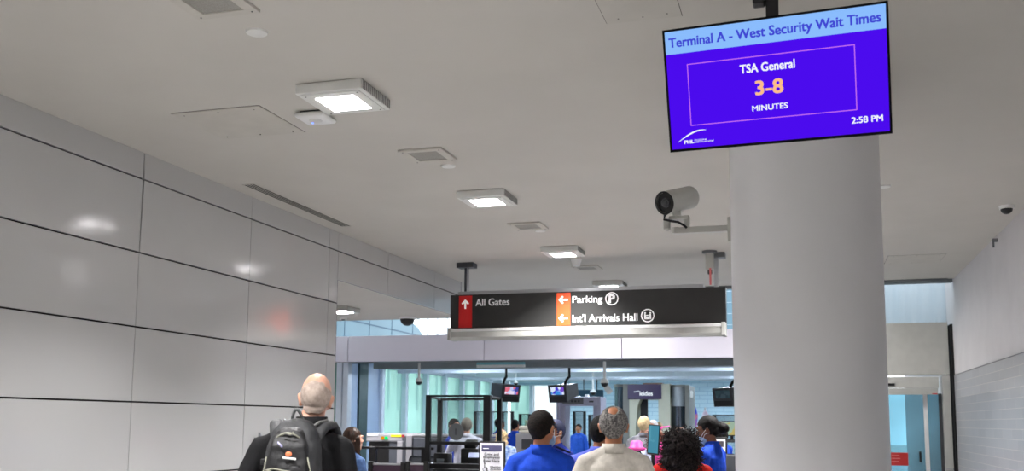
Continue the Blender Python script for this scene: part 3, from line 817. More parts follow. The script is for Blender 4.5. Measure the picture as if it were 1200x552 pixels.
# body scanner
SCm = mat('scanner_grey', (178, 178, 160), .45, var=.03); SCd = mat('scanner_dark_grey', (112, 112, 106), .45, var=.03); SCp = mat('scanner_purple', (44, 26, 70), .4, var=.05)
Yb = 22.5; q = lambda px, py=500: at(px, py, Yb).x
X0 = q(718); hs = lambda py: at(763, py, Yb).z
t = thing('body_scanner', 'tall grey body scanner booth with a purple name panel', 'body scanner', (X0, Yb, 0))
qq = lambda px: q(px) - X0
TOP = hs(450)
def arcpanel(xa, xb, z0, z1, m, name, bulge=.18, thick=.03, yo=.15):
    s = MB(); n = 12; P1 = []; P2 = []
    for i in range(n + 1):
        u = i / n; x = xa + (xb - xa) * u; y = yo - bulge * math.sin(math.pi * u)
        P1.append((x, y)); P2.append((x, y + thick))
    s.prism(P1 + P2[::-1], 'z', z0, z1); return s.build(name, m, t, True)
MB().box((qq(717), -.1, 0), (qq(809), 1.5, .06), .01).build('base_plate', SCd, t)
MB().box((qq(730), 0, .06), (qq(738), .25, TOP), .01).build('pillar', SCd, t)
# portal with an arched inner edge
inner = []
for k in range(9):
    a = math.pi / 2 * k / 8
    inner.append((qq(749) + .16 * (1 - math.sin(a)) - .16, hs(466) - .42 * (1 - math.cos(a)) - .06))
pl = [(qq(738), .06), (qq(738), TOP), (qq(747), TOP), (qq(752), hs(466))]
pl += [(qq(749) - .02, hs(475)), (qq(748) - .05, hs(500)), (qq(748) - .06, .06)]
MB().prism(pl, 'y', -.04, .9).build('portal_side', SCm, t)
MB().prism([(qq(773), .06), (qq(772), hs(470)), (qq(772), TOP), (qq(786), TOP), (qq(786), .06)], 'y', -.04, .9).build('portal_side', SCm, t)
MB().box((qq(738), .0, hs(468)), (qq(786), .9, TOP - .01), .01).build('lintel', SCm, t)
nm = MB().box((qq(736.5), -.08, hs(468)), (qq(776), -.03, hs(450.5)), .01).build('name_panel', SCp, t)
cxn = (qq(745) + qq(771)) / 2
writing('lettering', 'leidos', .29, .10, M['letter'], nm, FRONT(((qq(751) + qq(765.5)) / 2 + .0, -.082, hs(461.3))), .02, depth=.006).scale = (1, 1, 1)
sw_ = MB()
for k in range(4): sw_.box((qq(744) + k * .03, -.09, hs(459.5) - .01 + k * .004), (qq(744) + .022 + k * .03, -.083, hs(459.5) + .012 + k * .006))
sw_.build('logo_mark', M['letterdim'], nm)
MB().box((qq(748), .3, .06), (qq(757), .34, hs(466)), .01).build('inner_door', M['black'], t)
arcpanel(qq(719), qq(731), .9, TOP - .06, glass('scanner_glass', (150, 165, 175), .2, .1, haze=.25, hazecol=(120, 130, 140)), 'curved_glass')
arcpanel(qq(719), qq(731), .06, .9, SCd, 'lower_panel'); arcpanel(qq(718), qq(731), TOP - .06, TOP, SCd, 'top_ring')
arcpanel(qq(786), qq(803), hs(476), TOP - .08, mat('scanner_panel', (150, 156, 160), .3, var=.05), 'curved_panel', .15)
arcpanel(qq(786), qq(803), .8, hs(476), glass('scanner_glass_dark', (70, 90, 110), .25, .1, haze=.3, hazecol=(60, 80, 100)), 'curved_glass', .15)
arcpanel(qq(786), qq(803), .06, .8, SCd, 'lower_panel', .15); arcpanel(qq(785), qq(807), TOP - .08, TOP - .02, SCd, 'top_ring', .17)
MB().box((qq(803), .0, .06), (qq(808), 1.2, TOP - .03), .01).build('pillar', SCd, t)
MB().box((qq(809), .0, hs(466)), (qq(812), .15, hs(458)), .02).build('beacon', M['white'], t)
MB().box((qq(752), .2, TOP), (qq(775), .9, TOP + .03), .006).build('roof_tray', mat('copper_tray', (150, 110, 90), .5), t)

# plexiglass screened counter
F0, F1 = at(502.5, 463, 12), at(570.5, 463, 12)
t = thing('counter_screen', 'black framed clear screen with a round grey disc at the document check counter', 'screen', (F0.x, 12, 0))
W = F1.x - F0.x; Ht = F0.z
Bx0, Bx1 = at(515.5, 465, 13.1).x - F0.x, at(585, 465, 12.7).x - F0.x
MB().box((-.035, -.02, 0), (.03, .03, Ht), .004).build('post', M['blackmetal'], t)
MB().box((W - .04, -.02, 0), (W + .05, .05, Ht), .004).build('post', M['blackmetal'], t)
MB().box((Bx0 - .035, 1.1, 0), (Bx0 + .03, 1.15, Ht - .02), .004).build('post', M['blackmetal'], t)
MB().box((Bx1 - .03, .7, 0), (Bx1 + .03, .75, Ht - .02), .004).build('post', M['blackmetal'], t)
MB().box((-.03, -.015, Ht - .025), (W + .04, .02, Ht), .003).build('top_rail', M['blackmetal'], t)
z2 = at(540, 519.5, 12).z; z3 = at(540, 546.5, 12).z
MB().box((-.03, -.012, z2 - .02), (W + .04, .02, z2 + .02), .003).build('middle_rail', M['blackmetal'], t)
MB().box((-.03, -.03, z3 - .03), (W + .04, .2, z3 + .03), .006).build('counter_edge', M['blackmetal'], t)
def rail_(pa_, pb_): MB().tube([pa_, pb_], .018, 6).build('side_rail', M['blackmetal'], t)
rail_((0, 0, Ht - .015), (Bx0, 1.12, Ht - .03)); rail_((W, .02, Ht - .015), (Bx1, .72, Ht - .03)); rail_((Bx0, 1.12, Ht - .03), (Bx1, .72, Ht - .03))
MB().box((.03, 0, z2 + .02), (W - .04, .006, Ht - .03)).build('clear_sheet', M['glasspane'], t)
pd = at(534, 506, 11.98)
MB().cyl((pd.x - F0.x, -.012, pd.z), (pd.x - F0.x, -.004, pd.z), .105, n=40).build('speak_disc', glass('frosted_disc', (150, 150, 150), .1, .3, haze=.6, hazecol=(120, 124, 126)), t, True)
MB().box((pd.x - F0.x - .012, -.015, pd.z - .04), (pd.x - F0.x + .012, -.011, pd.z + .04)).build('disc_mark', M['dgrey'], t)
MB().box((0, .3, 0), (W, .9, z3 - .1), .01).box((-.02, .22, z3 - .1), (W + .02, .95, z3 - .05), .006).build('counter', M['dgrey'], t)
# counter devices
CT = z3 - .05
p = at(551, 540, 12.5)
t = thing('receipt_printer', 'black printer with a pale slip on the check counter', 'printer', (p.x, 12.55, CT))
MB().box((-.12, -.1, 0), (.12, .15, .26), .015).build('case', M['black'], t, True)
MB().box((-.10, -.02, .27), (.06, .1, .36), .01, rot=Matrix.Rotation(R(20), 3, 'X')).build('scanner_head', M['black'], t)
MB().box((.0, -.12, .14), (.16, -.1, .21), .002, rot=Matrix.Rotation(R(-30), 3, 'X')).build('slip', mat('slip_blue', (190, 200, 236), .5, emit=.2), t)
p = at(511, 539, 12.1)
t = thing('card_reader', 'black reader box with a small screen at the left end of the counter', 'card reader', (p.x, 12.35, CT))
MB().box((-.1, -.08, 0), (.1, .1, .2), .012).build('case', M['black'], t, True)
MB().box((-.055, -.085, .06), (.045, -.079, .13), .002).build('display', mat('reader_display', (120, 128, 134), .3), t)

# notice stands
def notice(px0, px1, pytop, Y, label, lines, head):
    a, b = at(px0, pytop, Y), at(px1, pytop, Y)
    w_ = b.x - a.x; h_ = w_ * 1.42
    t = thing('notice_stand', label, 'notice', ((a.x + b.x) / 2, Y, 0), group=None)
    zt = a.z
    MB().box((-w_ / 2, 0, zt - h_), (w_ / 2, .03, zt), .012).build('frame', M['black'], t, True)
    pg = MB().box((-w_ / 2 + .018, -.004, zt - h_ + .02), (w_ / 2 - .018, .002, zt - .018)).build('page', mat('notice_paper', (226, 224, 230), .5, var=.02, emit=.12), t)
    MB().box((-w_ / 2 + .035, -.006, zt - .10), (w_ / 2 - .035, -.003, zt - .042)).build('heading_band', mat('notice_band', head, .5), pg)
    writing('lettering', lines[0][0], w_ * .22, .016, M['letter'], pg, FRONT((-w_ / 2 + .05 + w_ * .11, -.0065, zt - .075)), .02)
    for (s, wd, hh, x, z) in lines[1:]:
        writing('lettering', s, w_ * wd, hh, M['black'] if s else M['mgrey'], pg, FRONT((x * w_, -.005, zt - z)), .012)
    MB().cyl((0, .03, .02), (0, .03, zt - h_), .016, n=14).build('pole', M['black'], t, True)
    MB().cyl((0, .03, 0), (0, .03, .02), .15, n=32).build('base', M['black'], t, True)
    return t, pg, zt, w_
t, pg, zt, w_ = notice(561, 592, 517, 10, 'upright Crew and Employees Enter Here notice in a black frame', [('',), ('Crew and', .54, .026, 0, .132), ('Employees', .62, .03, 0, .168), ('Enter Here', .6, .026, 0, .202), ('Wheelchair', .42, .018, .15, .262), ('Accessible', .4, .015, .15, .286)], (86, 84, 120))
wx, wz = -.24 * w_, zt - .275
s = MB(); n = 20
for i in range(14):
    a, b = R(-200 + i * 18), R(-200 + (i + 1) * 18)
    s.prism([(wx + .022 * math.cos(a), wz - .012 + .022 * math.sin(a)), (wx + .027 * math.cos(a), wz - .012 + .027 * math.sin(a)), (wx + .027 * math.cos(b), wz - .012 + .027 * math.sin(b)), (wx + .022 * math.cos(b), wz - .012 + .022 * math.sin(b))], 'y', -.006, -.004)
s.cyl((wx - .006, -.006, wz + .045), (wx - .006, -.004, wz + .045), .008, n=12)
s.box((wx - .01, -.006, wz), (wx - .003, -.004, wz + .035)).box((wx - .01, -.006, wz - .002), (wx + .02, -.004, wz + .005)).box((wx + .015, -.006, wz - .03), (wx + .021, -.004, wz + .002)).box((wx + .018, -.006, wz - .032), (wx + .034, -.004, wz - .026))
s.build('wheelchair_symbol', M['black'], pg)
notice(829, 852, 512, 10.5, 'upright white notice in a black frame beside the column', [('',), ('', .56, .02, .02, .125), ('', .5, .018, .02, .15), ('', .54, .014, .02, .19), ('', .48, .014, -.03, .215), ('', .5, .014, .0, .24)], (70, 66, 70))

# baggage x-ray machines
XG = mat('xray_grey', (150, 150, 154), .45, var=.04); XD = mat('xray_dark', (74, 78, 86), .5, var=.05)
p0, p1 = at(429, 508, 15), at(472, 508, 15)
t = thing('baggage_scanner', 'grey baggage x-ray machine with amber and green lights on its hood', 'x-ray machine', (p0.x, 15, 0))
W = p1.x - p0.x; zt = p0.z
MB().box((0, 0, zt - .13), (W, 1.2, zt), .02).box((W - .1, .0, .1), (W, 1.2, zt - .12), .01).build('hood', XG, t)
MB().box((0, .02, 0), (W, 1.2, .75), .01).build('body', XG, t)
MB().box((.03, .06, .8), (W * .62, 1.0, zt - .12), .005).build('tunnel', M['black'], t)
MB().box((W * .62, .03, .75), (W - .1, 1.1, zt - .12), .005).build('side_cover', XD, t)
MB().box((.02, -.01, zt - .045), (.22, .3, zt + .01), .006).build('lid', mat('pale_lid', (196, 200, 210), .4), t)
MB().cyl((.30, -.02, zt - .07), (.30, .01, zt - .07), .028, n=16).build('amber_light', glow('amber_lamp', (216, 150, 20), 1.0), t, True)
MB().cyl((.36, -.02, zt - .07), (.36, .01, zt - .07), .028, n=16).build('green_light', glow('green_lamp', (20, 224, 110), 1.3), t, True)
yl = MB().box((.44, -.008, zt - .05), (.62, .002, zt - .015)).build('warning_label', mat('yellow_label', (232, 214, 20), .5), t)
MB().box((.63, -.008, zt - .055), (.68, .002, zt - .015)).build('red_label', mat('red_label', (150, 24, 36), .5), t)
MB().box((-.05, .1, .7), (.03, .9, .76), .005).build('belt', M['black'], t)
p0, p1 = at(476, 511, 14.6), at(500, 511, 14.6)
t = thing('baggage_scanner', 'dark and light grey x-ray cabinet between the black screen post and the lit machine', 'x-ray machine', (p0.x, 14.6, 0))
W = p1.x - p0.x + .9; zt = p0.z + .01
MB().box((.0, .0, 0), (.1, .8, zt), .01).box((-.06, .05, zt - .02), (W, .9, zt + .02), .01).build('frame', XG, t)
MB().box((.1, .02, 0), (W, .8, zt - .03), .01).build('cabinet', XD, t)
MB().box((.1, .0, zt - .62), (W, .06, zt - .55), .01).build('shelf', XG, t)
MB().cyl((.27, .0, zt - .34), (.27, .03, zt - .34), .028, n=20).build('knob', M['steelgrey'], t, True)
# black hand rail before the machines
p0, p1 = at(421, 524.5, 13), at(500, 524.5, 13)
t = thing('guard_rail', 'black horizontal rail with posts in front of the x-ray machines', 'rail', (p0.x, 13, 0))
W = p1.x - p0.x
MB().box((0, -.02, p0.z - .018), (W + .1, .02, p0.z + .018), .005).build('bar', M['blackmetal'], t)
for x in (.22, W * .98): MB().box((x - .05, -.03, 0), (x + .05, .03, p0.z + .01), .006).build('post', M['blackmetal'], t)
# low queue partitions
PUR = mat('plum_panel', (58, 36, 54), .5, var=.1)
for (xa, xb, nm) in [(435, 473, 'left of two below the x-ray machine'), (479, 500, 'right of two beside the black framed screen')]:
    p0, p1 = at(xa, 542.5, 11.6), at(xb, 540, 11.6)
    t = thing('queue_partition', 'low dark plum partition with a grey top edge, ' + nm, 'partition', (p0.x, 11.6, 0), group=None)
    W = p1.x - p0.x
    MB().box((0, -.015, .1), (W, .015, p0.z - .02), .004).build('panel', PUR, t)
    MB().box((0, -.02, p0.z - .025), (W, .02, p0.z), .004).build('top_edge', XG, t)
    for x in (0, W): MB().box((x - .03, -.03, 0), (x + .03, .03, p0.z + .02), .004).build('post', M['black'], t)
# desk chair back by the cabinet
p = at(491, 537, 13.6)
t = thing('office_chair', 'dark grey swivel chair with rounded back beside the x-ray cabinet', 'chair', (p.x, 13.6, 0))
MB().box((-.22, .15, p.z - .38), (.22, .21, p.z + .03), .06, seg=4).build('backrest', XD, t, True)
MB().box((-.23, -.25, .43), (.23, .2, .5), .03, seg=3).build('seat', XD, t, True)
MB().cyl((0, 0, .08), (0, 0, .43), .025, n=12).build('column', M['black'], t, True)
MB().box((-.03, .18, .46), (.03, .22, p.z - .3), .005).build('back_support', M['black'], t)
for k in range(5):
    a = 2 * math.pi * k / 5
    MB().tube([(0, 0, .09), (.26 * math.cos(a), .26 * math.sin(a), .06)], .018, 8).sphere((.26 * math.cos(a), .26 * math.sin(a), .03), .03).build('leg', M['black'], t)

# far glass dividers in black frames
def divider(pxs, pytop, Y, label, h0=None):
    P = [at(x, pytop, Y) for x in pxs]; t = thing('glass_divider', label, 'divider', (P[0].x, Y, 0), group=None)
    zt = P[0].z
    for a in P: MB().box((a.x - P[0].x - .035, -.03, 0), (a.x - P[0].x + .035, .03, zt), .004).build('post', M['blackmetal'], t)
    for a, b in zip(P, P[1:]):
        xa, xb = a.x - P[0].x, b.x - P[0].x
        MB().box((xa, -.012, zt - .025), (xb, .012, zt), .003).build('top_rail', M['blackmetal'], t)
        MB().box((xa + .035, -.004, .3), (xb - .035, .004, zt - .03)).build('pane', M['glasspane'], t)
divider([557, 575, 589, 600.5], 482, 24.0, 'far black framed glass divider behind the counter screen')
divider([609.5, 620.5], 485, 24.5, 'narrow far glass divider behind the tray stack')
divider([673, 685], 482, 25.5, 'far glass divider seen through the metal detector, left part')
divider([691, 700], 486, 25.0, 'narrow far glass divider seen at the right leg of the detector')
divider([837, 868], 486, 20.0, 'black framed glass divider under the half hidden monitor')

# tray return with trays and towels
p0, p1 = at(604, 508, 17.5), at(632, 508, 17.5)
t = thing('tray_return', 'grey conveyor cabinet behind the blue jacketed man', 'conveyor', (p0.x, 17.5, 0))
MB().box((0, 0, 0), (p1.x - p0.x, .9, p0.z), .02).build('cabinet', XG, t)
MB().box((.12, -.01, p0.z - .28), (p1.x - p0.x, .01, p0.z - .1), .004).build('recess', M['dgrey'], t)
TRtop = p0.z; TX = p0.x
OL = mat('olive_tray', (110, 124, 98), .6, var=.08)
for i, (px, py) in enumerate([(617, 497)]):
    for k in range(3):
        o = MB().prism([(-.2, 0), (.2, 0), (.24, .10), (.215, .10), (.185, .015), (-.185, .015), (-.215, .10), (-.24, .10)], 'y', 0, .5)
        o = o.build('tray', OL, None); o.location = (TX + .30, 18.0 - .1, TRtop + k * .07)
        tag(o, 'olive security tray on the conveyor cabinet, %s of the stack' % ['bottom', 'middle', 'top'][k], 'tray', 'olive trays')
t = MB()
for k in range(2): t.box((0, 0, k * .07), (.34 - .02 * k, .28, k * .07 + .07), .03, seg=3)
o = t.build('folded_towel', mat('towel_white', (226, 222, 210), .9, var=.04, bump=.4, bs=40), None, True); o.location = (TX + .05, 17.52, TRtop); tag(o, 'folded white cloth bundle on the conveyor cabinet', 'cloth')
o = MB().sphere((0, 0, .06), (.14, .1, .06)).build('blue_pouch', mat('pouch_blue', (80, 170, 210), .6), None, True); o.location = (TX + .55, 17.62, TRtop); tag(o, 'light blue pouch beside the white cloth bundle', 'pouch')

# angled kiosk screen, printer and counter before the scanner
p = at(762, 515, 8.15)
t = thing('check_counter', 'low pale counter between the beige and red jackets', 'counter', (p.x + .02, 8.12, 0))
zc = at(755, 548, 8.1).z
MB().box((-.3, -.1, 0), (.2, .22, zc - .03), .01).build('cabinet', M['dgrey'], t)
MB().box((-.32, -.12, zc - .03), (.22, .24, zc), .006).build('worktop', M['white'], t)
t = thing('kiosk_monitor', 'thin angled monitor with a teal screen between the two jackets', 'monitor', (p.x, 8.2, zc))
rr = Matrix.Rotation(R(4), 4, 'Y') @ Matrix.Rotation(R(-38), 4, 'Z')
zz = p.z - zc
MB().box((-.065, .0, zz - .125), (.065, .02, zz + .12), .006).xf(rr).build('case', M['black'], t)
MB().box((-.05, -.003, zz - .11), (.062, .0, zz + .112)).xf(rr).build('display', screen_mat('kiosk_teal', [(84, 158, 184), (96, 170, 194), (74, 146, 172)], 8, .75), t)
MB().cyl((0.01, .03, 0), (0.01, .03, zz), .015, n=10).cyl((0.01, .03, 0), (.01, .03, .01), .07, n=20).build('stand', M['black'], t)
p = at(755, 541, 8.1)
t = thing('label_printer', 'dark rounded label printer at the elbow of the beige jacket', 'printer', (p.x - .06, 8.06, zc))
MB().box((-.06, -.06, 0), (.06, .06, .10), .02, seg=3).build('case', M['dgrey'], t, True)
MB().tube([(-.05, 0, .1), (-.03, 0, .13), (.03, 0, .13), (.05, 0, .1)], .007, 8).build('carry_loop', M['black'], t, True)

# small monitor and desk at the column edge
p = at(853, 503, 15)
t = thing('desk', 'narrow dark desk behind the second notice', 'desk', (p.x, 15, 0))
zd = p.z - .16
MB().box((-.3, -.1, zd - .03), (.6, .6, zd), .005).build('desktop', M['dgrey'], t)
for sx in (-.27, .56):
    for sy in (-.06, .55): MB().box((sx - .02, sy - .02, 0), (sx + .02, sy + .02, zd - .03)).build('leg', M['black'], t)
t = thing('desk_monitor', 'flat monitor showing a pale picture at the column edge', 'monitor', (p.x, 15.05, zd))
MB().box((-.13, 0, .06), (.25, .03, .28), .006).build('case', M['black'], t)
MB().box((-.115, -.004, .075), (.235, 0, .265)).build('display', screen_mat('desk_picture', [(190, 200, 190), (170, 196, 176), (206, 190, 120), (210, 214, 206)], 7, .8), t)
MB().box((.03, .02, 0), (.07, .05, .08)).box((-.05, -.04, 0), (.15, .1, .012)).build('stand', M['black'], t)
# flags
for i, (px, py, cA, cB, n) in enumerate([(812, 478, (60, 70, 190), (220, 120, 90), 'blue and orange'), (826.5, 485, (226, 200, 216), (240, 236, 246), 'pale pink')]):
    p = at(px, py, 27 + i)
    t = thing('flag', 'small furled %s flag on a pole beyond the body scanner' % n, 'flag', (p.x, 27 + i, 0), group=None)
    MB().cyl((0, 0, 0), (0, 0, p.z + .15), .012, n=10).sphere((0, 0, p.z + .15), .03).cyl((0, 0, 0), (0, 0, .03), .12, n=24).build('pole', M['alu'], t, True)
    f = MB()
    f.loft([(0, 0, p.z - .5, .10, .07), (.01, 0, p.z - .2, .12, .06), (0, 0, p.z, .08, .05), (0, 0, p.z + .12, .02, .02)], 18)
    f.build('cloth', mat('flag_cloth_%s' % n.replace(' ', '_'), cA, .8, cscale=7, col2=cB), t, True)
# chair back at the column
p = at(856, 542, 10)
t = thing('waiting_chair', 'dark chair back cut off by the column edge', 'chair', (p.x + .12, 10, 0))
MB().box((-.2, 0, .5), (.2, .04, at(856, 532, 10).z), .03, seg=3).build('backrest', M['dgrey'], t, True)
MB().box((-.22, -.42, .42), (.22, .02, .48), .02).build('seat', M['dgrey'], t, True)
for sx in (-.19, .19):
    for sy in (-.38, .0): MB().cyl((sx, sy, 0), (sx, sy, .44), .013, n=8).build('leg', M['blackmetal'], t)
# dark wall screen behind the detector
t = thing('wall_screen', 'dark teal board behind the metal detector under the back ceiling', 'board', (at(676, 463, 29).x, 29, at(676, 468, 29).z))
bw_ = at(707, 463, 29).x - at(676, 463, 29).x
MB().box((0, 0, 0), (bw_, .08, .28), .01).build('board', mat('teal_board', (30, 70, 92), .4), t)
for x in (.2, bw_ - .2): MB().cyl((x, .04, .28), (x, .04, LE(1.32) - t.location.z), .015, n=8).build('hanger', M['blackmetal'], t)

# security hall lamps
SL = glow('security_lamp', (225, 240, 255), 105)
for i, (x, y) in enumerate([(-7.4, 20.3), (-4.4, 20.3), (-1.4, 20.3), (-7.4, 24.6), (-4.4, 24.6), (-1.4, 24.6), (-7.4, 29), (-4.4, 29), (-1.4, 29)]):
    t = thing('security_light', 'flat rectangular lamp under the security hall ceiling', 'ceiling light', (x, y, LE(1.32)), group='flat lamps of the security hall ceiling')
    MB().box((-.6, -.15, -.04), (.6, .15, -.001), .005).build('tray', M['white'], t)
    MB().box((-.57, -.12, -.045), (.57, .12, -.04)).build('diffuser', SL, t)

# ------------------------------------------------------------------ people
def remesh(mb, voxel, smooth=4, name='m'):
    me = mb.mesh(name)
    o = bpy.data.objects.new('remesh_tmp', me); WS.collection.objects.link(o)
    r = o.modifiers.new('r', 'REMESH'); r.mode = 'VOXEL'; r.voxel_size = voxel
    if smooth:
        s = o.modifiers.new('s', 'SMOOTH'); s.iterations = smooth; s.factor = .5
    dg = wdg()
    out = bpy.data.meshes.new_from_object(o.evaluated_get(dg))
    bpy.data.objects.remove(o); bpy.data.meshes.remove(me)
    out.name = name
    return out
def join_mesh(a, b):
    bm = bmesh.new(); bm.from_mesh(a); bm.from_mesh(b)
    me = bpy.data.meshes.new(a.name); bm.to_mesh(me); bm.free()
    return me
def wrinkle(me, amp, sc, seed=0, zlim=None, stretch=(1, 1, .45)):
    vn = [v.normal.copy() for v in me.vertices]
    for v, n in zip(me.vertices, vn):
        p = v.co
        q = V((p.x * sc * stretch[0] + seed, p.y * sc * stretch[1], p.z * sc * stretch[2]))
        k = noise.noise(q) + .5 * noise.noise(q * 2.3)
        if zlim and p.z > zlim: k *= max(0, 1 - (p.z - zlim) / .08)
        v.co = p + n * (amp * k)

def cloth(name, col, col2=None, rough=.85, sc=30, bump=.25, bs=60):
    return mat(name, col, rough, var=.08, cscale=sc, col2=col2, bump=bump, bs=bs, spec=.25)

def head_mtx(turn=0, nod=0, tilt=0, hs=(0, 0, 0)):
    p = V((0, -.015, 1.52))
    return Matrix.Translation(p + V(hs)) @ Matrix.Rotation(R(turn), 4, 'Z') @ Matrix.Rotation(R(nod), 4, 'X') @ Matrix.Rotation(R(tilt), 4, 'Y') @ Matrix.Translation(-p)

def head_prims(mb, wide=1.0, detail=True):
    mb.sphere((0, -.016, 1.652), (.077 * wide, .097, .097), 28, 18)
    mb.sphere((0, .018, 1.628), (.068 * wide, .076, .082), 24, 16)
    mb.sphere((0, .034, 1.572), (.052 * wide, .056, .056), 20, 14)
    mb.sphere((0, .074, 1.535), (.022, .018, .018), 14, 10)                     # chin
    for s in (-1, 1):
        mb.sphere((s * .042 * wide, .058, 1.606), (.026, .030, .024), 14, 10)   # cheeks
        mb.sphere((s * .032, .083, 1.668), (.028, .013, .009), 14, 8)           # brow ridge
        if detail:
            mb.sphere((s * .081 * wide, -.012, 1.622), (.009, .019, .032), 14, 10, rot=Matrix.Rotation(R(s * 18), 3, 'Y') @ Matrix.Rotation(R(-12), 3, 'X'))
            mb.sphere((s * .076 * wide, -.006, 1.598), (.009, .010, .012), 10, 8)
    mb.cap((0, .090, 1.650), .007, (0, .105, 1.616), .011, 12)                # nose
    for s in (-1, 1): mb.sphere((s * .011, .097, 1.610), (.008, .009, .007), 10, 8)
    mb.sphere((0, .090, 1.578), (.024, .011, .006), 14, 8)                      # lips
    mb.sphere((0, .088, 1.567), (.021, .011, .007), 14, 8)
    return mb

def hand_prims(mb, wr, dr, pn, side):
    """palm, four unequal bent fingers and a thumb; dr = hand direction, pn = palm normal"""
    dr = V(dr).normalized(); pn = (V(pn) - dr * V(pn).dot(dr)).normalized(); sd = dr.cross(pn) * side
    wr = V(wr)
    for k in (-1.2, -.4, .4, 1.2):
        mb.cap(wr + sd * k * .013, .015, wr + dr * .082 + sd * k * .021, .0125, 12)
    L_ = [.068, .078, .074, .058]
    for i, k in enumerate((1.5, .5, -.5, -1.5)):
        a = wr + dr * .085 + sd * k * .0185; l = L_[i]
        b = a + (dr * .96 + pn * .28) * l * .45
        c_ = b + (dr * .75 + pn * .66) * l * .32
        d = c_ + (dr * .35 + pn * .93) * l * .26
        mb.cap(a, .0092, b, .0085, 10).cap(b, .0085, c_, .0078, 10).cap(c_, .0078, d, .007, 10)
    a = wr + dr * .022 + sd * .024; b = a + (dr * .55 + sd * .75 + pn * .25) * .042; c_ = b + (dr * .85 + sd * .35 + pn * .35) * .032; d = c_ + (dr * .9 + pn * .45) * .024
    mb.cap(a, .0135, b, .0115, 10).cap(b, .0115, c_, .0098, 10).cap(c_, .0098, d, .0085, 10)

def arm_pose(side, kind):
    S = V((side * .180, -.012, 1.390))
    P = {'hang': (V((side * .235, -.03, 1.13)), V((side * .235, .06, .885)), V((0, .25, -1)), V((-side, .2, 0))),
         'out': (V((side * .285, -.05, 1.15)), V((side * .285, .12, .97)), V((-side * .1, .7, -.7)), V((-side, 0, -.2))),
         'fwd': (V((side * .235, .02, 1.14)), V((side * .17, .24, 1.06)), V((-side * .3, 1, 0)), V((0, 0, -1))),
         'reach': (V((side * .27, .10, 1.19)), V((side * .30, .33, 1.06)), V((0, 1, -.1)), V((0, 0, -1))),
         'chest': (V((side * .25, .0, 1.13)), V((side * .08, .22, 1.20)), V((-side * .8, .5, .2)), V((0, -.4, -1))),
         'strap': (V((side * .27, .01, 1.17)), V((side * .15, .17, 1.33)), V((-side * .4, .3, .9)), V((0, -1, 0)))}
    return (S,) + P[kind]

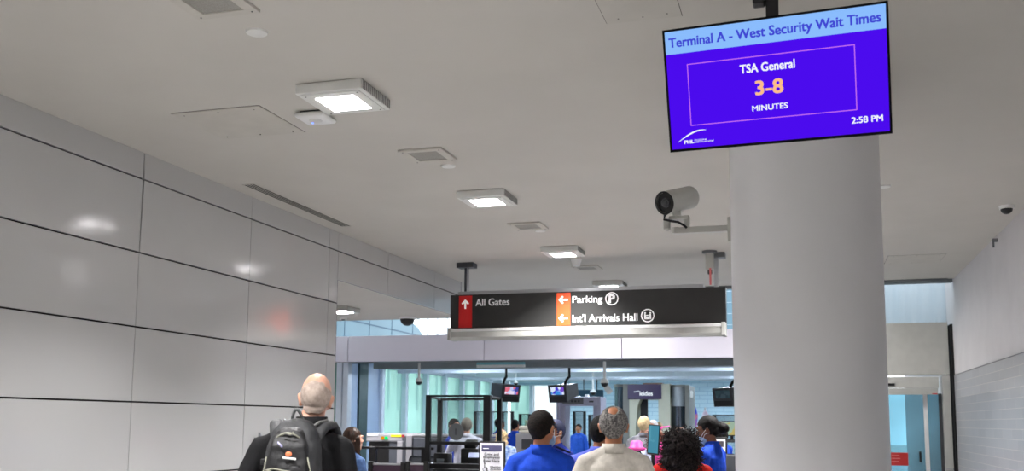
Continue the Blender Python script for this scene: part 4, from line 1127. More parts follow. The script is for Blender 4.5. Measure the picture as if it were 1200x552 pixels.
def person(label, loc, yaw, h=1.75, cz=0, hs=(0, 0, 0), skin='skin', top=None, sleeves='long', trousers=None, arms=('hang', 'hang'), turn=0, nod=0, tilt=0,
           hair=None, voxel=.009, wide=1.0, belly=0, collar=True, wmesh=.010, glasses=False, mask=None, shoulder=1.0, lean=0, group=None, female=False, hwide=1.0):
    s = h / 1.75
    t = thing('person', label, 'person', loc, R(yaw), group)
    t.scale = (s, s, s)
    HM = head_mtx(turn, nod, tilt, hs)
    far = voxel > .011
    wsh = shoulder
    # --- body, one surface
    b = head_prims(MB(), hwide); b.xf(HM)
    b2 = MB()
    nk = HM @ V((0, -.008, 1.572))
    b2.cap((0, -.028, 1.43), .060, nk, .052, 18)
    b2.loft([(0, -.005, .84, .15, .10), (0, -.01, .92, .165 , .115), (0, -.005 + belly * .02, 1.03, .145 + belly * .02, .10 + belly * .04), (0, belly * .02, 1.15, .145 + belly * .02, .10 + belly * .04), (0, -.005, 1.28, .162, .11), (0, -.01, 1.37, .165, .10), (0, -.015, 1.43, .13, .08), (0, -.02, 1.47, .07, .06)], 28)
    AR = []
    for side, kind in zip((-1, 1), arms):
        S, E_, Wr, hd, pn = arm_pose(side, kind); S = V((S.x * wsh, S.y, S.z)); E_ = V((E_.x * (1 + (wsh - 1) * .8) + side * belly * .02, E_.y, E_.z)); Wr = V((Wr.x + side * (wsh - 1) * .12, Wr.y, Wr.z))
        AR.append((side, S, E_, Wr, hd, pn))
        b2.cap((side * .04, -.025, 1.450), .046, S, .050, 16)
        b2.cap(S, .050, E_, .038, 16).cap(E_, .038, Wr, .026, 16)
        b2.cap((side * .09, 0, .88), .085, (side * .10, .012, .49), .054, 18).cap((side * .10, .012, .49), .052, (side * .10, -.02, .09), .036, 16)
        b2.cap((side * .10, -.03, .05), .034, (side * .108, .14, .032), .026, 14)
    tmp = bpy.data.meshes.new('t'); b2.bm.to_mesh(tmp); b2.bm.free()
    b.bm.from_mesh(tmp); bpy.data.meshes.remove(tmp)
    me = remesh(b, voxel * (.85 if not far else 1), 3 if not far else 2, 'body')
    hm = MB()
    for side, S, E_, Wr, hd, pn in AR: hand_prims(hm, Wr, hd, pn, side)
    me = join_mesh(me, remesh(hm, .0045 if not far else .006, 2, 'hands'))
    body = link('body', me, M[skin], t, 'all')
    # --- face
    for sd in (-1, 1):
        e = MB().sphere((sd * .031, .083, 1.650), (.0125, .009, .0085), 12, 8); e.xf(HM).build('eye', M['eye'], t, 'all')
        e = MB().sphere((sd * .031, .0905, 1.650), (.0055, .003, .0055), 10, 6); e.xf(HM).build('iris', M['iris'], t, 'all')
        e = MB().tube([(sd * .014, .096, 1.671), (sd * .032, .097, 1.677), (sd * .050, .085, 1.671)], [.003, .0038, .002], 6); e.xf(HM).build('eyebrow', M['iris'], t, 'all')
    if glasses:
        g = MB()
        for sd in (-1, 1):
            pts = [(sd * .033 + .022 * math.cos(a * math.pi / 6), .105, 1.648 + .016 * math.sin(a * math.pi / 6)) for a in range(13)]
            g.tube(pts, .0022, 6)
            g.tube([(sd * .055, .105, 1.652), (sd * .078, .06, 1.652), (sd * .083, -.01, 1.645)], .0022, 6)
        g.tube([(-.012, .107, 1.652), (.012, .107, 1.652)], .0022, 6)
        g.xf(HM).build('glasses', M['black'], t, 'all')
    if mask:
        z = 1.59 if mask == 'on' else 1.545
        g = MB().sphere((0, .062, z), (.060, .058, .052), 22, 14); g.xf(HM).build('face_mask', M['maskblue'], t, 'all')
        g = MB()
        for sd in (-1, 1): g.tube([(sd * .05, .08, z + .02), (sd * .082, .02, 1.62), (sd * .090, -.02, 1.645)], .0022, 5).tube([(sd * .05, .08, z - .02), (sd * .080, .02, 1.595), (sd * .088, -.02, 1.60)], .0022, 5)
        g.xf(HM).build('mask_loops', M['white'], t, 'all')
    # --- top
    if top:
        g = MB(); i_ = .014
        hem = .84
        bl = belly
        g.loft([(0, -.005, hem, .168 + bl * .02, .125 + bl * .03), (0, 0, .92, .178 + bl * .02, .130 + bl * .045), (0, bl * .02, 1.05, .172 + bl * .03, .125 + bl * .05), (0, bl * .02, 1.16, .172 + bl * .03, .125 + bl * .045), (0, -.005, 1.28, .182 + bl * .012, .130), (0, -.01, 1.37, .182 * (wsh * .5 + .5), .118), (0, -.018, 1.42, .14, .092), (0, -.02, 1.475, .072, .068)], 32)
        if female: g.sphere((0, .06, 1.28), (.13, .075, .07))
        for side, S, E_, Wr, hd, pn in AR:
            g.cap((side * .045, -.025, 1.458), .056, S, .062, 18)
            if sleeves == 'long':
                g.cap(S, .066, E_, .052, 18).cap(E_, .052, Wr - V(hd).normalized() * .01, .038, 18)
            else:
                mid_ = S.lerp(E_, .72); g.cap(S, .068, mid_, .060, 18)
        ms = remesh(g, wmesh, 3, 'top')
        wrinkle(ms, .0065, 9, seed=len(label) * 1.7, zlim=1.60)
        wrinkle(ms, .003, 24, seed=len(label) * .7, zlim=1.60)
        ob = link(top[1], ms, top[0], t, 'all')
        if collar:
            g = MB(); ctr = V((0, -.022, 0))
            ring_lo = []; n = 30
            for k in range(n + 1):
                a = R(-250 + 320 * k / n) if collar == 'open' else R(-90 + 360 * k / n)
                rx, ry = .074, .070
                ring_lo.append((a, rx, ry))
            P0, P1, P2, P3 = [], [], [], []
            for a, rx, ry in ring_lo:
                c_, s__ = math.cos(a), math.sin(a)
                fr = -.025 * max(0, s__)
                P0.append(V((rx * 1.12 * c_, -.02 + ry * 1.15 * s__, 1.462 + fr))); P1.append(V((rx * .98 * c_, -.016 + ry * .98 * s__, 1.522 + cz + fr)))
                P2.append(V((rx * .90 * c_, -.016 + ry * .90 * s__, 1.522 + cz + fr))); P3.append(V((rx * .95 * c_, -.02 + ry * .98 * s__, 1.462 + fr)))
            bmx = g.bm; VV = [[bmx.verts.new(p + V(hs) * (.9 if ri in (1, 2) else .45)) for p in row] for ri, row in enumerate((P0, P1, P2, P3))]
            for k in range(len(P0) - 1):
                for i in range(4):
                    A_, B_ = VV[i], VV[(i + 1) % 4]
                    bmx.faces.new((A_[k], A_[k + 1], B_[k + 1], B_[k]))
            g.build('collar', top[0], ob, 'all')
    # --- trousers
    g = MB()
    g.loft([(0, -.005, .80, .165, .118), (0, -.008, .90, .172 + belly * .02, .124 + belly * .02), (0, -.005, .99, .150 + belly * .03, .108 + belly * .04)], 28)
    for side in (-1, 1):
        g.cap((side * .09, 0, .86), .096, (side * .10, .012, .50), .072, 18).cap((side * .10, .012, .50), .070, (side * .10, -.015, .10), .062, 18)
    ms = remesh(g, max(wmesh, .012), 3, 'trousers'); wrinkle(ms, .005, 10, 3)
    link('trousers', ms, trousers or M['navycloth'], t, 'all')
    for side in (-1, 1):
        g = MB().cap((side * .10, -.035, .05), .047, (side * .108, .12, .04), .04, 16)
        g.box((side * .10 - .045, -.08, 0), (side * .108 + .045, .18, .022), .01)
        for v in g.bm.verts: v.co.z = max(0, v.co.z)
        g.build('shoe', M['shoe'], t, 'all')
    # --- hair
    if hair:
        kind, hm_ = hair[0], hair[1]
        hair_shape(t, kind, hm_, HM, voxel, hair[2] if len(hair) > 2 else {}, hwide)
    return t

def sstep(a, b, x):
    x = max(0, min(1, (x - a) / (b - a))); return x * x * (3 - 2 * x)
def hairline(y):
    pts = [(-.12, 1.556), (-.07, 1.562), (-.03, 1.588), (-.012, 1.648), (.012, 1.650), (.02, 1.600), (.034, 1.602), (.046, 1.668), (.07, 1.705), (.11, 1.722)]
    if y <= pts[0][0]: return pts[0][1]
    for (a, za), (b, zb) in zip(pts, pts[1:]):
        if y <= b: return za + (zb - za) * (y - a) / (b - a)
    return pts[-1][1]
def hair_shape(t, kind, hm_, HM, voxel, o, hwide):
    if kind in ('short', 'bald'):
        g = MB()
        g.sphere((0, -.016, 1.652), (.077 * hwide, .097, .097), 28, 18); g.sphere((0, .018, 1.628), (.068 * hwide, .076, .082), 24, 16)
        g.sphere((0, -.03, 1.56), (.056, .052, .06))
        me = remesh(g, .0055 if voxel < .011 else .009, 2, 'hair')
        th = o.get('thick', .012); bald = o.get('bald', 0); bz = o.get('bz', 1.70); bc = o.get('bc', -.02)
        bm = bmesh.new(); bm.from_mesh(me); bm.normal_update()
        kill = []
        for v in bm.verts:
            p = v.co; n = v.normal.copy()
            m_ = sstep(-.012, .014, p.z - hairline(p.y) + .006 * noise.noise(p * 60))
            if bald:
                rad = math.hypot(p.x, (p.y - bc) * .85)
                m_ *= 1 - (1 - sstep(bald * .75, bald * 1.15, rad + .005 * noise.noise(p * 45))) * sstep(bz - .02, bz + .01, p.z)
                if o.get('front'): m_ *= 1 - sstep(.0, .02, p.y - o['front']) * sstep(bz - .03, bz, p.z)
            jit = noise.noise(p * 70) * .25 + noise.noise(p * 140) * .3
            v.co = p + n * (th * m_ * (1 + .5 * jit) - .004 * (1 - m_) - .0015)
            if m_ < .02: kill.append(v)
        bmesh.ops.delete(bm, geom=kill, context='VERTS')
        bm.to_mesh(me); bm.free(); me.transform(HM)
        link('hair', me, hm_, t, 'all')
    elif kind in ('long', 'bun', 'bob'):
        g = MB()
        g.sphere((0, -.022, 1.662), (.090 * hwide, .104, .104), 28, 18)
        if kind == 'long':
            g.sphere((0, -.055, 1.56), (.092, .07, .12)); g.sphere((0, -.08, 1.43), (.10, .05, .13)); g.sphere((0, -.085, 1.34), (.085, .04, .10))
            for s in (-1, 1): g.cap((s * .074, .012, 1.64), .034, (s * .088, .015, 1.36), .032)
        elif kind == 'bob':
            g.sphere((0, -.04, 1.58), (.095, .085, .09))
            for s in (-1, 1): g.cap((s * .075, .0, 1.63), .03, (s * .08, -.01, 1.53), .03)
        else:
            g.sphere((0, -.150, 1.61), (.058, .056, .052)); g.sphere((0, -.07, 1.61), (.066, .06, .055))
        me = remesh(g, .006 if voxel < .011 else .010, 3, 'hair')
        bm = bmesh.new(); bm.from_mesh(me); bm.normal_update(); kill = []
        for v in bm.verts:
            p = v.co
            if kind != 'bun' or p.y > -.06:
                if p.y > .03 and p.z < 1.70 - (.09 - p.y) * .5 and p.z > 1.48 or (kind == 'bun' and p.y > -.02 and p.z < 1.63): kill.append(v)
            a = math.atan2(p.x, -p.y)
            v.co = p + v.normal * (.0035 * noise.noise(V((a * 14, 0, p.z * 4))) + .004 * noise.noise(p * 20))
        bmesh.ops.delete(bm, geom=kill, context='VERTS')
        bm.to_mesh(me); bm.free(); me.transform(HM)
        link('hair', me, hm_, t, 'all')
    elif kind == 'curly':
        g = MB()
        sx_, sy_ = o.get('rx', .145), o.get('ry', .14); zc_ = o.get('z', 1.61); sz_ = o.get('rz', .155)
        g.sphere((0, -.045, zc_), (sx_ * .86, sy_ * .86, sz_ * .9), 28, 20); g.sphere((0, -.06, zc_ - .1), (sx_ * .92, sy_ * .75, sz_ * .72), 24, 16)
        me = remesh(g, .010, 2, 'hair')
        bm = bmesh.new(); bm.from_mesh(me); bm.normal_update(); kill = []
        for v in bm.verts:
            p = v.co
            if p.y > .035 and 1.45 < p.z < 1.70 and abs(p.x) < .075: kill.append(v)
            v.co = p + v.normal * (.018 * noise.noise(p * 22) + .012 * noise.noise(p * 48))
        bmesh.ops.delete(bm, geom=kill, context='VERTS')
        bm.to_mesh(me); bm.free()
        rnd = random.Random(o.get('seed', 3)); cu_ = MB()
        for k in range(o.get('n', 520)):
            a = rnd.uniform(0, 2 * math.pi); e_ = math.asin(rnd.uniform(-.95, 1))
            d = V((math.cos(a) * math.cos(e_), math.sin(a) * math.cos(e_), math.sin(e_)))
            low = rnd.random() < .4
            c_ = V((0, -.06, zc_ - .1)) if low else V((0, -.045, zc_)); q_ = (sx_ * .92, sy_ * .75, sz_ * .72) if low else (sx_ * .86, sy_ * .86, sz_ * .9)
            st = c_ + V((d.x * q_[0], d.y * q_[1], d.z * q_[2])) * rnd.uniform(.9, 1.0)
            if st.y > .03 and 1.42 < st.z < 1.68 and abs(st.x) < .09: continue
            dirn = (d + V((rnd.uniform(-.5, .5), rnd.uniform(-.5, .5), rnd.uniform(-.9, .1)))).normalized()
            u_ = dirn.orthogonal().normalized(); w_ = dirn.cross(u_); ph = rnd.uniform(0, 6.3); rr = rnd.uniform(.005, .009); ln = rnd.uniform(.03, .06)
            pts = [st + dirn * ln * j / 9 + (u_ * math.cos(ph + j * 1.25) + w_ * math.sin(ph + j * 1.25)) * rr for j in range(10)]
            cu_.tube(pts, [.0028] * 8 + [.002, .0012], 4)
        tmp = cu_.mesh('c'); me = join_mesh(me, tmp); me.transform(HM)
        link('hair', me, hm_, t, 'all')

M['maskblue'] = mat('mask_blue', (150, 180, 215), .8, var=.03)
M['navycloth'] = cloth('navy_trouser', (26, 28, 44))
M['greycloth'] = cloth('grey_trouser', (70, 70, 72))
royal = cloth('royal_blue_cloth', (24, 70, 190), bump=.2, bs=90)
hg_fringe = mat('hair_white_stubble', (188, 172, 160), .85, cscale=40, col2=(164, 148, 138), bump=.3, bs=260, spec=.2)
hg_grey = mat('hair_grey_mottled', (150, 146, 142), .9, cscale=90, col2=(84, 82, 82), bump=.7, bs=160, spec=.2)
hg_dark = mat('hair_dark_brown', (34, 25, 21), .75, cscale=70, col2=(14, 11, 10), bump=.8, bs=200, spec=.2)
hg_black = mat('hair_black', (15, 12, 12), .6, cscale=60, col2=(12, 10, 10), bump=.5, bs=120, spec=.2)
hg_curl = mat('hair_black_curls', (56, 48, 47), .75, cscale=60, col2=(12, 10, 10), bump=.4, bs=120, spec=.2)
hg_brown = mat('hair_long_brown', (62, 44, 34), .4, cscale=30, col2=(34, 24, 20), bump=.4, bs=80, stretch=(1, 1, .15), spec=.2)
hg_blond = mat('hair_blond', (206, 184, 142), .6, cscale=30, col2=(176, 150, 108), bump=.5, bs=80, spec=.2)
hg_red = mat('hair_auburn', (104, 58, 40), .6, cscale=30, col2=(66, 36, 26), bump=.5, bs=80, spec=.2)

def gnd(x, y, Y): p = at(x, y, Y); return (p.x, Y, 0)
def hgt(x, y, Y): return at(x, y, Y).z

# 1 bald man with backpack
blk = cloth('black_fleece', (20, 20, 22), bump=.3, bs=200)
PX, PYY = gnd(355, 500, 4.45)[:2]
MY = 14
man = person('bald man in a black fleece walking away along the panelled wall, carrying a backpack', (PX, PYY, 0), MY, cz=.022, hs=(.048, .015, 0), h=hgt(369, 436, 4.5) - .005, skin='skin', top=(blk, 'fleece_jacket'),
       arms=('out', 'hang'), turn=8, nod=-6, tilt=4, hwide=.92, hair=('bald', hg_fringe, dict(bald=.082, bz=1.672, bc=-.005, front=.03, thick=.005)), voxel=.0075, wmesh=.009, belly=.6, glasses=True, shoulder=1.0)
# backpack, in the same local frame as the man
bp_ = thing('backpack', 'charcoal hiking backpack with grey bungee cords on the bald man\'s back', 'backpack', man.location, R(MY)); bp_.scale = man.scale; bp_.location = man.location + V((.028, .012, .095)); bp_.scale.x *= .84
BK = mat('backpack_nylon', (46, 47, 49), .55, var=.12, vs=25, bump=.4, bs=300); BK2 = mat('backpack_nylon_dark', (24, 24, 26), .5, var=.1, bump=.3, bs=200); CORD = mat('bungee_cord', (150, 150, 134), .7, bump=.3, bs=400)
ox = -.015
g = MB(); g.loft([(ox, -.20, .93, .12, .05), (ox, -.215, .96, .145, .085), (ox, -.225, 1.06, .155, .105), (ox, -.225, 1.2, .153, .105), (ox, -.215, 1.32, .138, .092), (ox, -.20, 1.39, .115, .07), (ox, -.185, 1.43, .08, .045), (ox, -.18, 1.445, .03, .02)], 36, 2.8)
ms = remesh(g, .008, 3, 'main_bag'); wrinkle(ms, .005, 14, 2, stretch=(1, 1, 1)); mb_ = link('main_bag', ms, BK, bp_, 'all')
g = MB(); g.loft([(ox, -.30, .97, .10, .04), (ox, -.312, 1.02, .118, .05), (ox, -.318, 1.15, .116, .05), (ox, -.305, 1.27, .10, .045), (ox, -.285, 1.335, .07, .03), (ox, -.28, 1.35, .03, .015)], 32, 2.6)
ms = remesh(g, .008, 3, 'front_pocket'); wrinkle(ms, .006, 18, 5, stretch=(1, 1, 1)); fp = link('front_pocket', ms, BK2, bp_, 'all')
MB().tube([(ox + .10 * math.cos(a), -.335 + .045 * abs(math.cos(a)) ** 2, 1.215 + .11 * math.sin(a)) for a in [math.pi * k / 20 for k in range(21)]], .004, 6).build('zip', CORD, fp, 'all')
MB().tube([(ox + .125 * math.cos(a), -.29 + .05 * abs(math.cos(a)), 1.25 + .125 * math.sin(a)) for a in [math.pi * k / 20 for k in range(21)]], .0045, 6).build('seam_piping', BK, mb_, 'all')
MB().tube([(ox - .025, -.345, 1.315), (ox - .005, -.352, 1.325), (ox + .02, -.35, 1.318), (ox + .035, -.347, 1.33)], .003, 6).build('zip_pull', CORD, fp, 'all')
# bungee lacing
L1 = [(-.10, 1.165), (.085, 1.13), (-.11, 1.085), (.09, 1.05), (-.11, 1.0), (.09, .97)]
L2 = [(.085, 1.13), (.10, 1.125), (.09, 1.10), (-.09, 1.06), (-.11, 1.045), (.09, 1.0)]
def yb(x, z): return -.372 + .55 * x * x * 2.2 + .03 * max(0, (z - 1.15)) * 6
for pl in (L1, L2, [(-.10, 1.165), (-.06, 1.172), (.04, 1.158), (.085, 1.13)]):
    pts = []
    for (x, z), (x2, z2) in zip(pl, pl[1:]):
        for k in range(6): u = k / 6; pts.append((ox + x + (x2 - x) * u, yb(x + (x2 - x) * u, z) , z + (z2 - z) * u))
    MB().tube(pts, .0035, 6).build('bungee_cord', CORD, bp_, 'all')
for sx in (-1, 1):
    MB().tube([(ox + sx * .108, -.33, 1.22), (ox + sx * .135, -.315, 1.10), (ox + sx * .118, -.33, .98)], .004, 6).build('bungee_cord', CORD, bp_, 'all')
fp.location.z = .055
for ch in C.objects:
    if ch.parent == bp_ and ch.name.startswith('bungee'): ch.location.z = .055
# haul loop, straps, buckle, logo
MB().tube([(ox - .04 + .08 * k / 10, -.16 - .03 * math.sin(math.pi * k / 10), 1.41 + .075 * math.sin(math.pi * k / 10)) for k in range(11)], .008, 8).build('haul_loop', mat('loop_web', (92, 96, 96), .7), bp_, 'all')
for sx in (-1, 1):
    pts = [(sx * .085, -.175, 1.33), (sx * .098, -.155, 1.375), (sx * .118, -.105, 1.408), (sx * .135, -.03, 1.415), (sx * .140, .05, 1.375), (sx * .142, .105, 1.29), (sx * .148, .125, 1.17), (sx * .17, .08, 1.04), (sx * .18, -.05, .95), (sx * .14, -.15, .92)]
    if sx < 0: pts = [(x - .035, y - .01, z + (.008 if k < 5 else 0)) for k, (x, y, z) in enumerate(pts)]
    s_ = MB()
    s_.tube([(x - sx * .014, y, z) for x, y, z in pts], .019, 10); s_.tube(pts, .021, 10); s_.tube([(x + sx * .014, y, z) for x, y, z in pts], .019, 10)
    me_ = remesh(s_, .006, 3, 'shoulder_strap')
    sp_ = link('shoulder_strap', me_, BK, bp_, 'all')
    MB().tube([(sx * .06, -.175, 1.40), (sx * .09, -.13, 1.425), (sx * .12, -.07, 1.436)], .007, 6).build('load_strap', mat('strap_web', (110, 110, 108), .5), sp_, 'all')
MB().box((-.205, -.19, 1.235), (-.15, -.15, 1.262), .006).build('buckle', BK2, bp_)
MB().cyl((-.155, -.20, 1.25), (-.155, -.225, 1.25), .012, n=14).build('buckle_ring', M['alu'], bp_, True)
lgx = ox + .015
MB().sphere((lgx + .005, -.368, 1.235), (.017, .005, .011)).build('emblem', mat('logo_orange', (236, 130, 84), .5), fp, 'all')
MB().box((lgx - .025, -.373, 1.212), (lgx + .045, -.364, 1.221), .002, rot=Matrix.Rotation(R(5), 3, 'Y')).build('emblem_text_strip', M['white'], fp)
MB().tube([(lgx - .055, -.362, 1.285), (lgx - .03, -.366, 1.265)], .0045, 6).build('emblem_streak', mat('logo_lilac', (180, 176, 220), .5), fp, 'all')

# 2 man in royal blue uniform jacket
p = gnd(634.5, 500, 6.3)
m2 = person('heavy dark haired man in a royal blue uniform shirt seen from behind, centre', p, 7, h=hgt(636, 481, 6.3) , skin='skin2', top=(royal, 'uniform_shirt'), arms=('out', 'out'), turn=-22, nod=0,
       hair=('short', hg_dark, dict(thick=.009, bald=.02, bz=1.73, bc=-.03)), voxel=.008, belly=.6, glasses=True, shoulder=.93, mask='down', hwide=1.05)
g = MB().box((.10, -.06, 1.482), (.205, .0, 1.494), .004, rot=Matrix.Rotation(R(22), 3, 'Y')).build('epaulette', cloth('navy_epaulette', (18, 24, 60)), m2)
for k in range(3): MB().box((.118 + k * .027, -.055, 1.494 - k * .011), (.130 + k * .027, -.005, 1.501 - k * .011), .002, rot=Matrix.Rotation(R(22), 3, 'Y')).build('epaulette_bar', M['white'], g)
MB().cyl((.245, -.03, 1.32), (.253, -.03, 1.32), .035, n=20).build('sleeve_patch', mat('patch', (190, 200, 220), .6, cscale=40, col2=(40, 60, 120)), m2, True)
# 3 grey haired man in beige jacket
beige = cloth('beige_cloth', (196, 190, 180), bump=.2, bs=120)
p = gnd(719, 500, 6.05)
person('broad grey haired man in a beige zip jacket seen from behind, crown thinning', p, 11, h=hgt(721, 477, 6.05), skin='skin2', top=(beige, 'beige_jacket'), arms=('out', 'out'), turn=-4,
       hair=('short', hg_grey, dict(thick=.010, bald=.034, bz=1.70, bc=-.062)), voxel=.008, belly=.6, shoulder=.97, hwide=1.08, trousers=M['greycloth'])
# 4 curly haired woman in red
p = gnd(798, 500, 7.3)
person('woman with a mass of black curls over a red jacket seen from behind', p, 7, h=hgt(797, 500, 7.3) , skin='skin3', top=(cloth('red_cloth', (214, 40, 34)), 'red_jacket'), arms=('fwd', 'fwd'),
       hair=('curly', hg_curl, dict(rx=.165, ry=.15, rz=.165, z=1.585, n=900)), voxel=.010, female=True)
# 5 security officer in profile
p = gnd(832, 500, 9.0)
o5 = person('security officer in royal blue turned left, black bun, mask under her chin', p, 72, h=hgt(822, 488, 9), skin='skin3', top=(royal, 'uniform_shirt'), arms=('fwd', 'fwd'), turn=16, nod=-14,
       hair=('bun', hg_black), voxel=.009, glasses=True, mask='down', female=True, lean=5)
MB().tube([(-.07, -.05, 1.49), (-.085, .03, 1.47), (-.05, .11, 1.36), (0, .16, 1.22), (.05, .11, 1.36), (.085, .03, 1.47), (.07, -.05, 1.49), (0, -.09, 1.50), (-.07, -.05, 1.49)], .007, 6).build('lanyard', mat('lanyard_red', (200, 30, 60), .6), o5, 'all')
MB().box((-.03, .165, 1.13), (.03, .17, 1.22), .003).build('badge', M['white'], o5)
# 6 second officer
p = gnd(842, 500, 12.2)
person('second security officer behind the right notice, black hair and pale mask', p, 60, h=hgt(840, 495, 12.2), skin='skin3', top=(royal, 'uniform_shirt'), arms=('fwd', 'fwd'), turn=10,
       hair=('bob', hg_black), voxel=.013, mask='down', female=True)
# 7 woman in denim
den = cloth('denim', (72, 98, 140), (40, 58, 92), sc=12)
p = gnd(415, 500, 8.6)
person('long haired woman in a denim jacket beside the bald man, facing right', p, -40, h=hgt(417, 502, 8.6), skin='skin', top=(den, 'denim_jacket'), arms=('fwd', 'fwd'),
       hair=('long', hg_brown), voxel=.010, female=True)
# 8 masked officer
p = gnd(533, 500, 14.3)
person('masked security officer in dark blue behind the left side of the counter screen', p, -95, h=hgt(535, 491, 14.3), skin='skin', top=(cloth('uniform_blue', (30, 56, 150)), 'uniform_shirt'), arms=('fwd', 'fwd'), turn=-25,
       hair=('short', hg_dark), voxel=.013, mask='on', glasses=True)
# 9 man in white shirt
p = gnd(547, 500, 13.55)
person('grey haired man in a white striped shirt behind the counter screen', p, 12, h=hgt(549, 490, 13.55), skin='skin', top=(cloth('white_shirt', (214, 216, 232), (196, 200, 220), sc=60), 'white_shirt'), arms=('reach', 'hang'),
       hair=('short', mat('hair_grey_far', (120, 112, 104), .8, cscale=60, col2=(90, 84, 78))), voxel=.013, belly=.8, shoulder=1.08)
# 10 blond woman in floral blouse
p = gnd(588.5, 500, 14.2)
person('blond haired woman in a pale blue floral blouse right of the counter screen', p, 10, h=hgt(589, 503, 14.2), skin='skin', top=(cloth('floral_blouse', (190, 208, 236), (110, 140, 196), sc=22), 'floral_blouse'), sleeves='short', arms=('fwd', 'fwd'),
       hair=('curly', hg_blond, dict(rx=.115, ry=.115, rz=.12, z=1.62, n=90)), voxel=.014, female=True)
# 11 periwinkle shirt
p = gnd(704, 500, 6.95)
o11 = person('person in a periwinkle shirt with a black strap, half behind the beige jacket', p, -14, h=hgt(706, 487, 6.95), skin='skin2', top=(cloth('periwinkle_cloth', (86, 98, 190)), 'shirt'), sleeves='short', arms=('reach', 'fwd'),
       hair=('short', hg_black), voxel=.010, turn=-10, tilt=8, shoulder=1.2)
MB().tube([(-.26, -.0, 1.24), (-.19, -.10, 1.33), (-.08, -.13, 1.42), (.03, -.11, 1.475), (.10, -.04, 1.50)], .014, 8).build('bag_strap', M['black'], o11, 'all')
# 12 officer beyond blue jacket
p = gnd(650, 500, 9.4)
person('officer in a dark blue shirt and cap just right of the heavy blue man', p, 150, h=hgt(650, 493, 9.4), skin='skin2', top=(cloth('deep_blue_cloth', (26, 44, 130)), 'uniform_shirt'), arms=('hang', 'hang'),
       hair=('short', mat('cap_navy', (22, 30, 66), .7), dict(thick=.02)), voxel=.011, glasses=True, mask='on')
# 13 blue officer by the tray return
p = gnd(604, 500, 18.8)
person('officer in blue leaning by the tray stack', p, -20, h=hgt(607, 492, 18.8), skin='skin2', top=(royal, 'uniform_shirt'), hair=('short', hg_black), voxel=.014, arms=('fwd', 'fwd'))
# 14 tan hair grey jacket
p = gnd(755, 500, 13.5)
person('person with cropped sandy hair in a grey jacket in front of the body scanner', p, -5, h=hgt(755, 488, 13.5), skin='skin', top=(cloth('grey_jacket', (124, 124, 132), (84, 86, 94), sc=8), 'grey_jacket'), arms=('hang', 'out'),
       hair=('short', mat('hair_sandy', (196, 176, 138), .7, cscale=40, col2=(170, 150, 112))), voxel=.013)
# 15 auburn woman
p = gnd(768, 500, 10.6)
o15 = person('auburn haired woman in a pale grey blue top behind the teal kiosk monitor', p, 20, h=hgt(768, 500, 10.6), skin='skin', top=(cloth('pale_blue_top', (176, 186, 210)), 'blouse'), arms=('fwd', 'fwd'),
       hair=('curly', hg_red, dict(rx=.12, ry=.12, rz=.15, z=1.58, n=200, seed=9)), voxel=.012, female=True)
# 16..18 far people
p = gnd(586, 500, 18)
person('person in dark blue beyond the blond woman', p, -40, h=hgt(586, 490, 18), skin='skin3', top=(cloth('blue_far', (40, 60, 150)), 'shirt'), hair=('short', hg_black), voxel=.015)
p = gnd(678, 500, 24)
person('distant person in a blue shirt seen through the metal detector', p, 170, h=hgt(678, 497, 24), skin='skin2', top=(cloth('blue_far2', (50, 100, 210)), 'shirt'), hair=('short', hg_black), voxel=.016)
p = gnd(765, 500, 17)
person('distant person with white hair and a pink top beyond the sandy haired one', p, 160, h=hgt(765, 492.5, 17), skin='skin', top=(cloth('pink_far', (210, 160, 190)), 'blouse'), hair=('short', mat('hair_white', (230, 230, 236), .7)), voxel=.015, mask='on')
p = gnd(772, 500, 19)
person('distant person in lilac at the right side of the scanner opening', p, 180, h=hgt(772, 495, 19), skin='skin', top=(cloth('lilac_far', (190, 180, 220)), 'blouse'), hair=('short', hg_blond), voxel=.015, mask='on')
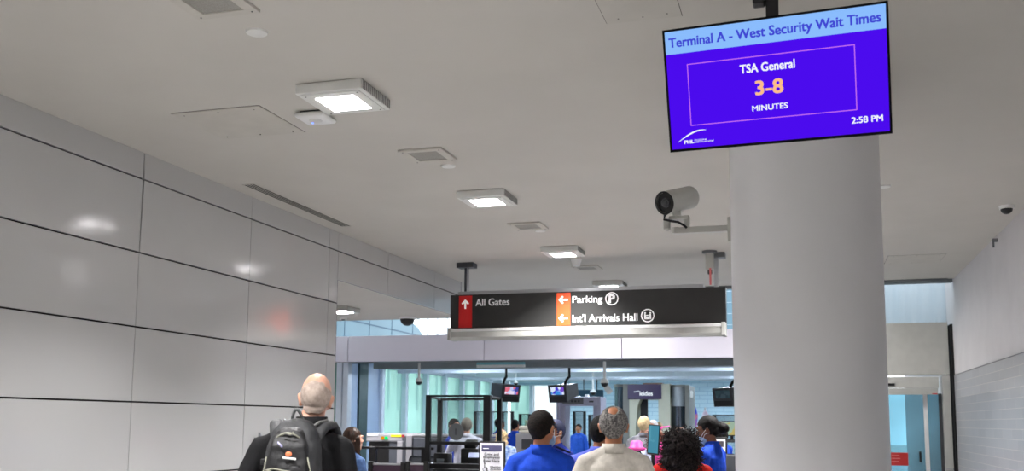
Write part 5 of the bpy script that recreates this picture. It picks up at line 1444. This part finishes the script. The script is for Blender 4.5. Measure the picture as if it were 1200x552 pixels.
# pink bags
PK = mat('pink_bag', (226, 70, 160), .5, var=.08, vs=20)
p = at(746, 518.5, 12.2)
person('short person in a pale top under a bright pink sun hat, mostly hidden', (p.x, 12.2, 0), 5, h=p.z, skin='skin', top=(cloth('pale_top', (200, 196, 204)), 'blouse'), hair=('short', hg_brown), voxel=.013)
t = thing('sun_hat', 'bright pink sun hat on a short person beside the beige jacket', 'hat', (p.x, 12.2 - .01, p.z - .035))
t.scale = (1.55, 2.2, 1.9)
g = MB(); g.loft([(0, 0, -.03, .07, .05), (0, 0, -.02, .085, .06), (0, 0, -.01, .05, .04), (0, 0, .02, .045, .035), (0, 0, .03, .03, .02)], 24)
g.build('crown', PK, t, 'all')
MB().tube([(.07 * math.cos(a), .05 * math.sin(a), -.024) for a in [2 * math.pi * k / 20 for k in range(21)]], .008, 6).build('brim', PK, t, 'all')
p = at(771, 530, 9.9)
t = thing('pink_shoulder_bag', 'bright pink shoulder bag with a black seam on the auburn woman\'s back', 'bag', (p.x, 10.36, p.z))
g = MB(); g.loft([(0, 0, -.14, .10, .03), (0, 0, -.12, .13, .05), (0, 0, .0, .12, .05), (-.02, 0, .07, .09, .035), (-.03, 0, .09, .06, .02)], 24, 2.8)
g.build('pouch', PK, t, 'all')
MB().tube([(-.10, -.05, .05), (0, -.06, .0), (.11, -.05, -.05)], .006, 6).build('seam', M['black'], t, 'all')
MB().tube([(-.08, 0, .07), (-.10, .02, .16), (-.03, .08, .24), (.04, .13, .25)], .008, 6).build('strap', PK, t, 'all')


bpy.data.scenes.remove(WS)
# ------------------------------------------------------------------ light and look
W_ = bpy.data.worlds.new('sky'); SC.world = W_; W_.use_nodes = True
nt = W_.node_tree; bg = nt.nodes['Background']
tc = nt.nodes.new('ShaderNodeTexCoord'); sx = nt.nodes.new('ShaderNodeSeparateXYZ'); rp = nt.nodes.new('ShaderNodeValToRGB')
nt.links.new(tc.outputs['Generated'], sx.inputs[0]); nt.links.new(sx.outputs['Z'], rp.inputs['Fac'])
rp.color_ramp.elements[0].color = (.88, .95, 1, 1); rp.color_ramp.elements[1].color = (.80, .92, 1, 1)
nt.links.new(rp.outputs['Color'], bg.inputs['Color']); bg.inputs['Strength'].default_value = 2.6
SC.view_settings.view_transform = 'Standard'; SC.view_settings.look = 'None'
SC.view_settings.gamma = 1; SC.view_settings.use_curve_mapping = False
SC.view_settings.exposure = 0.0
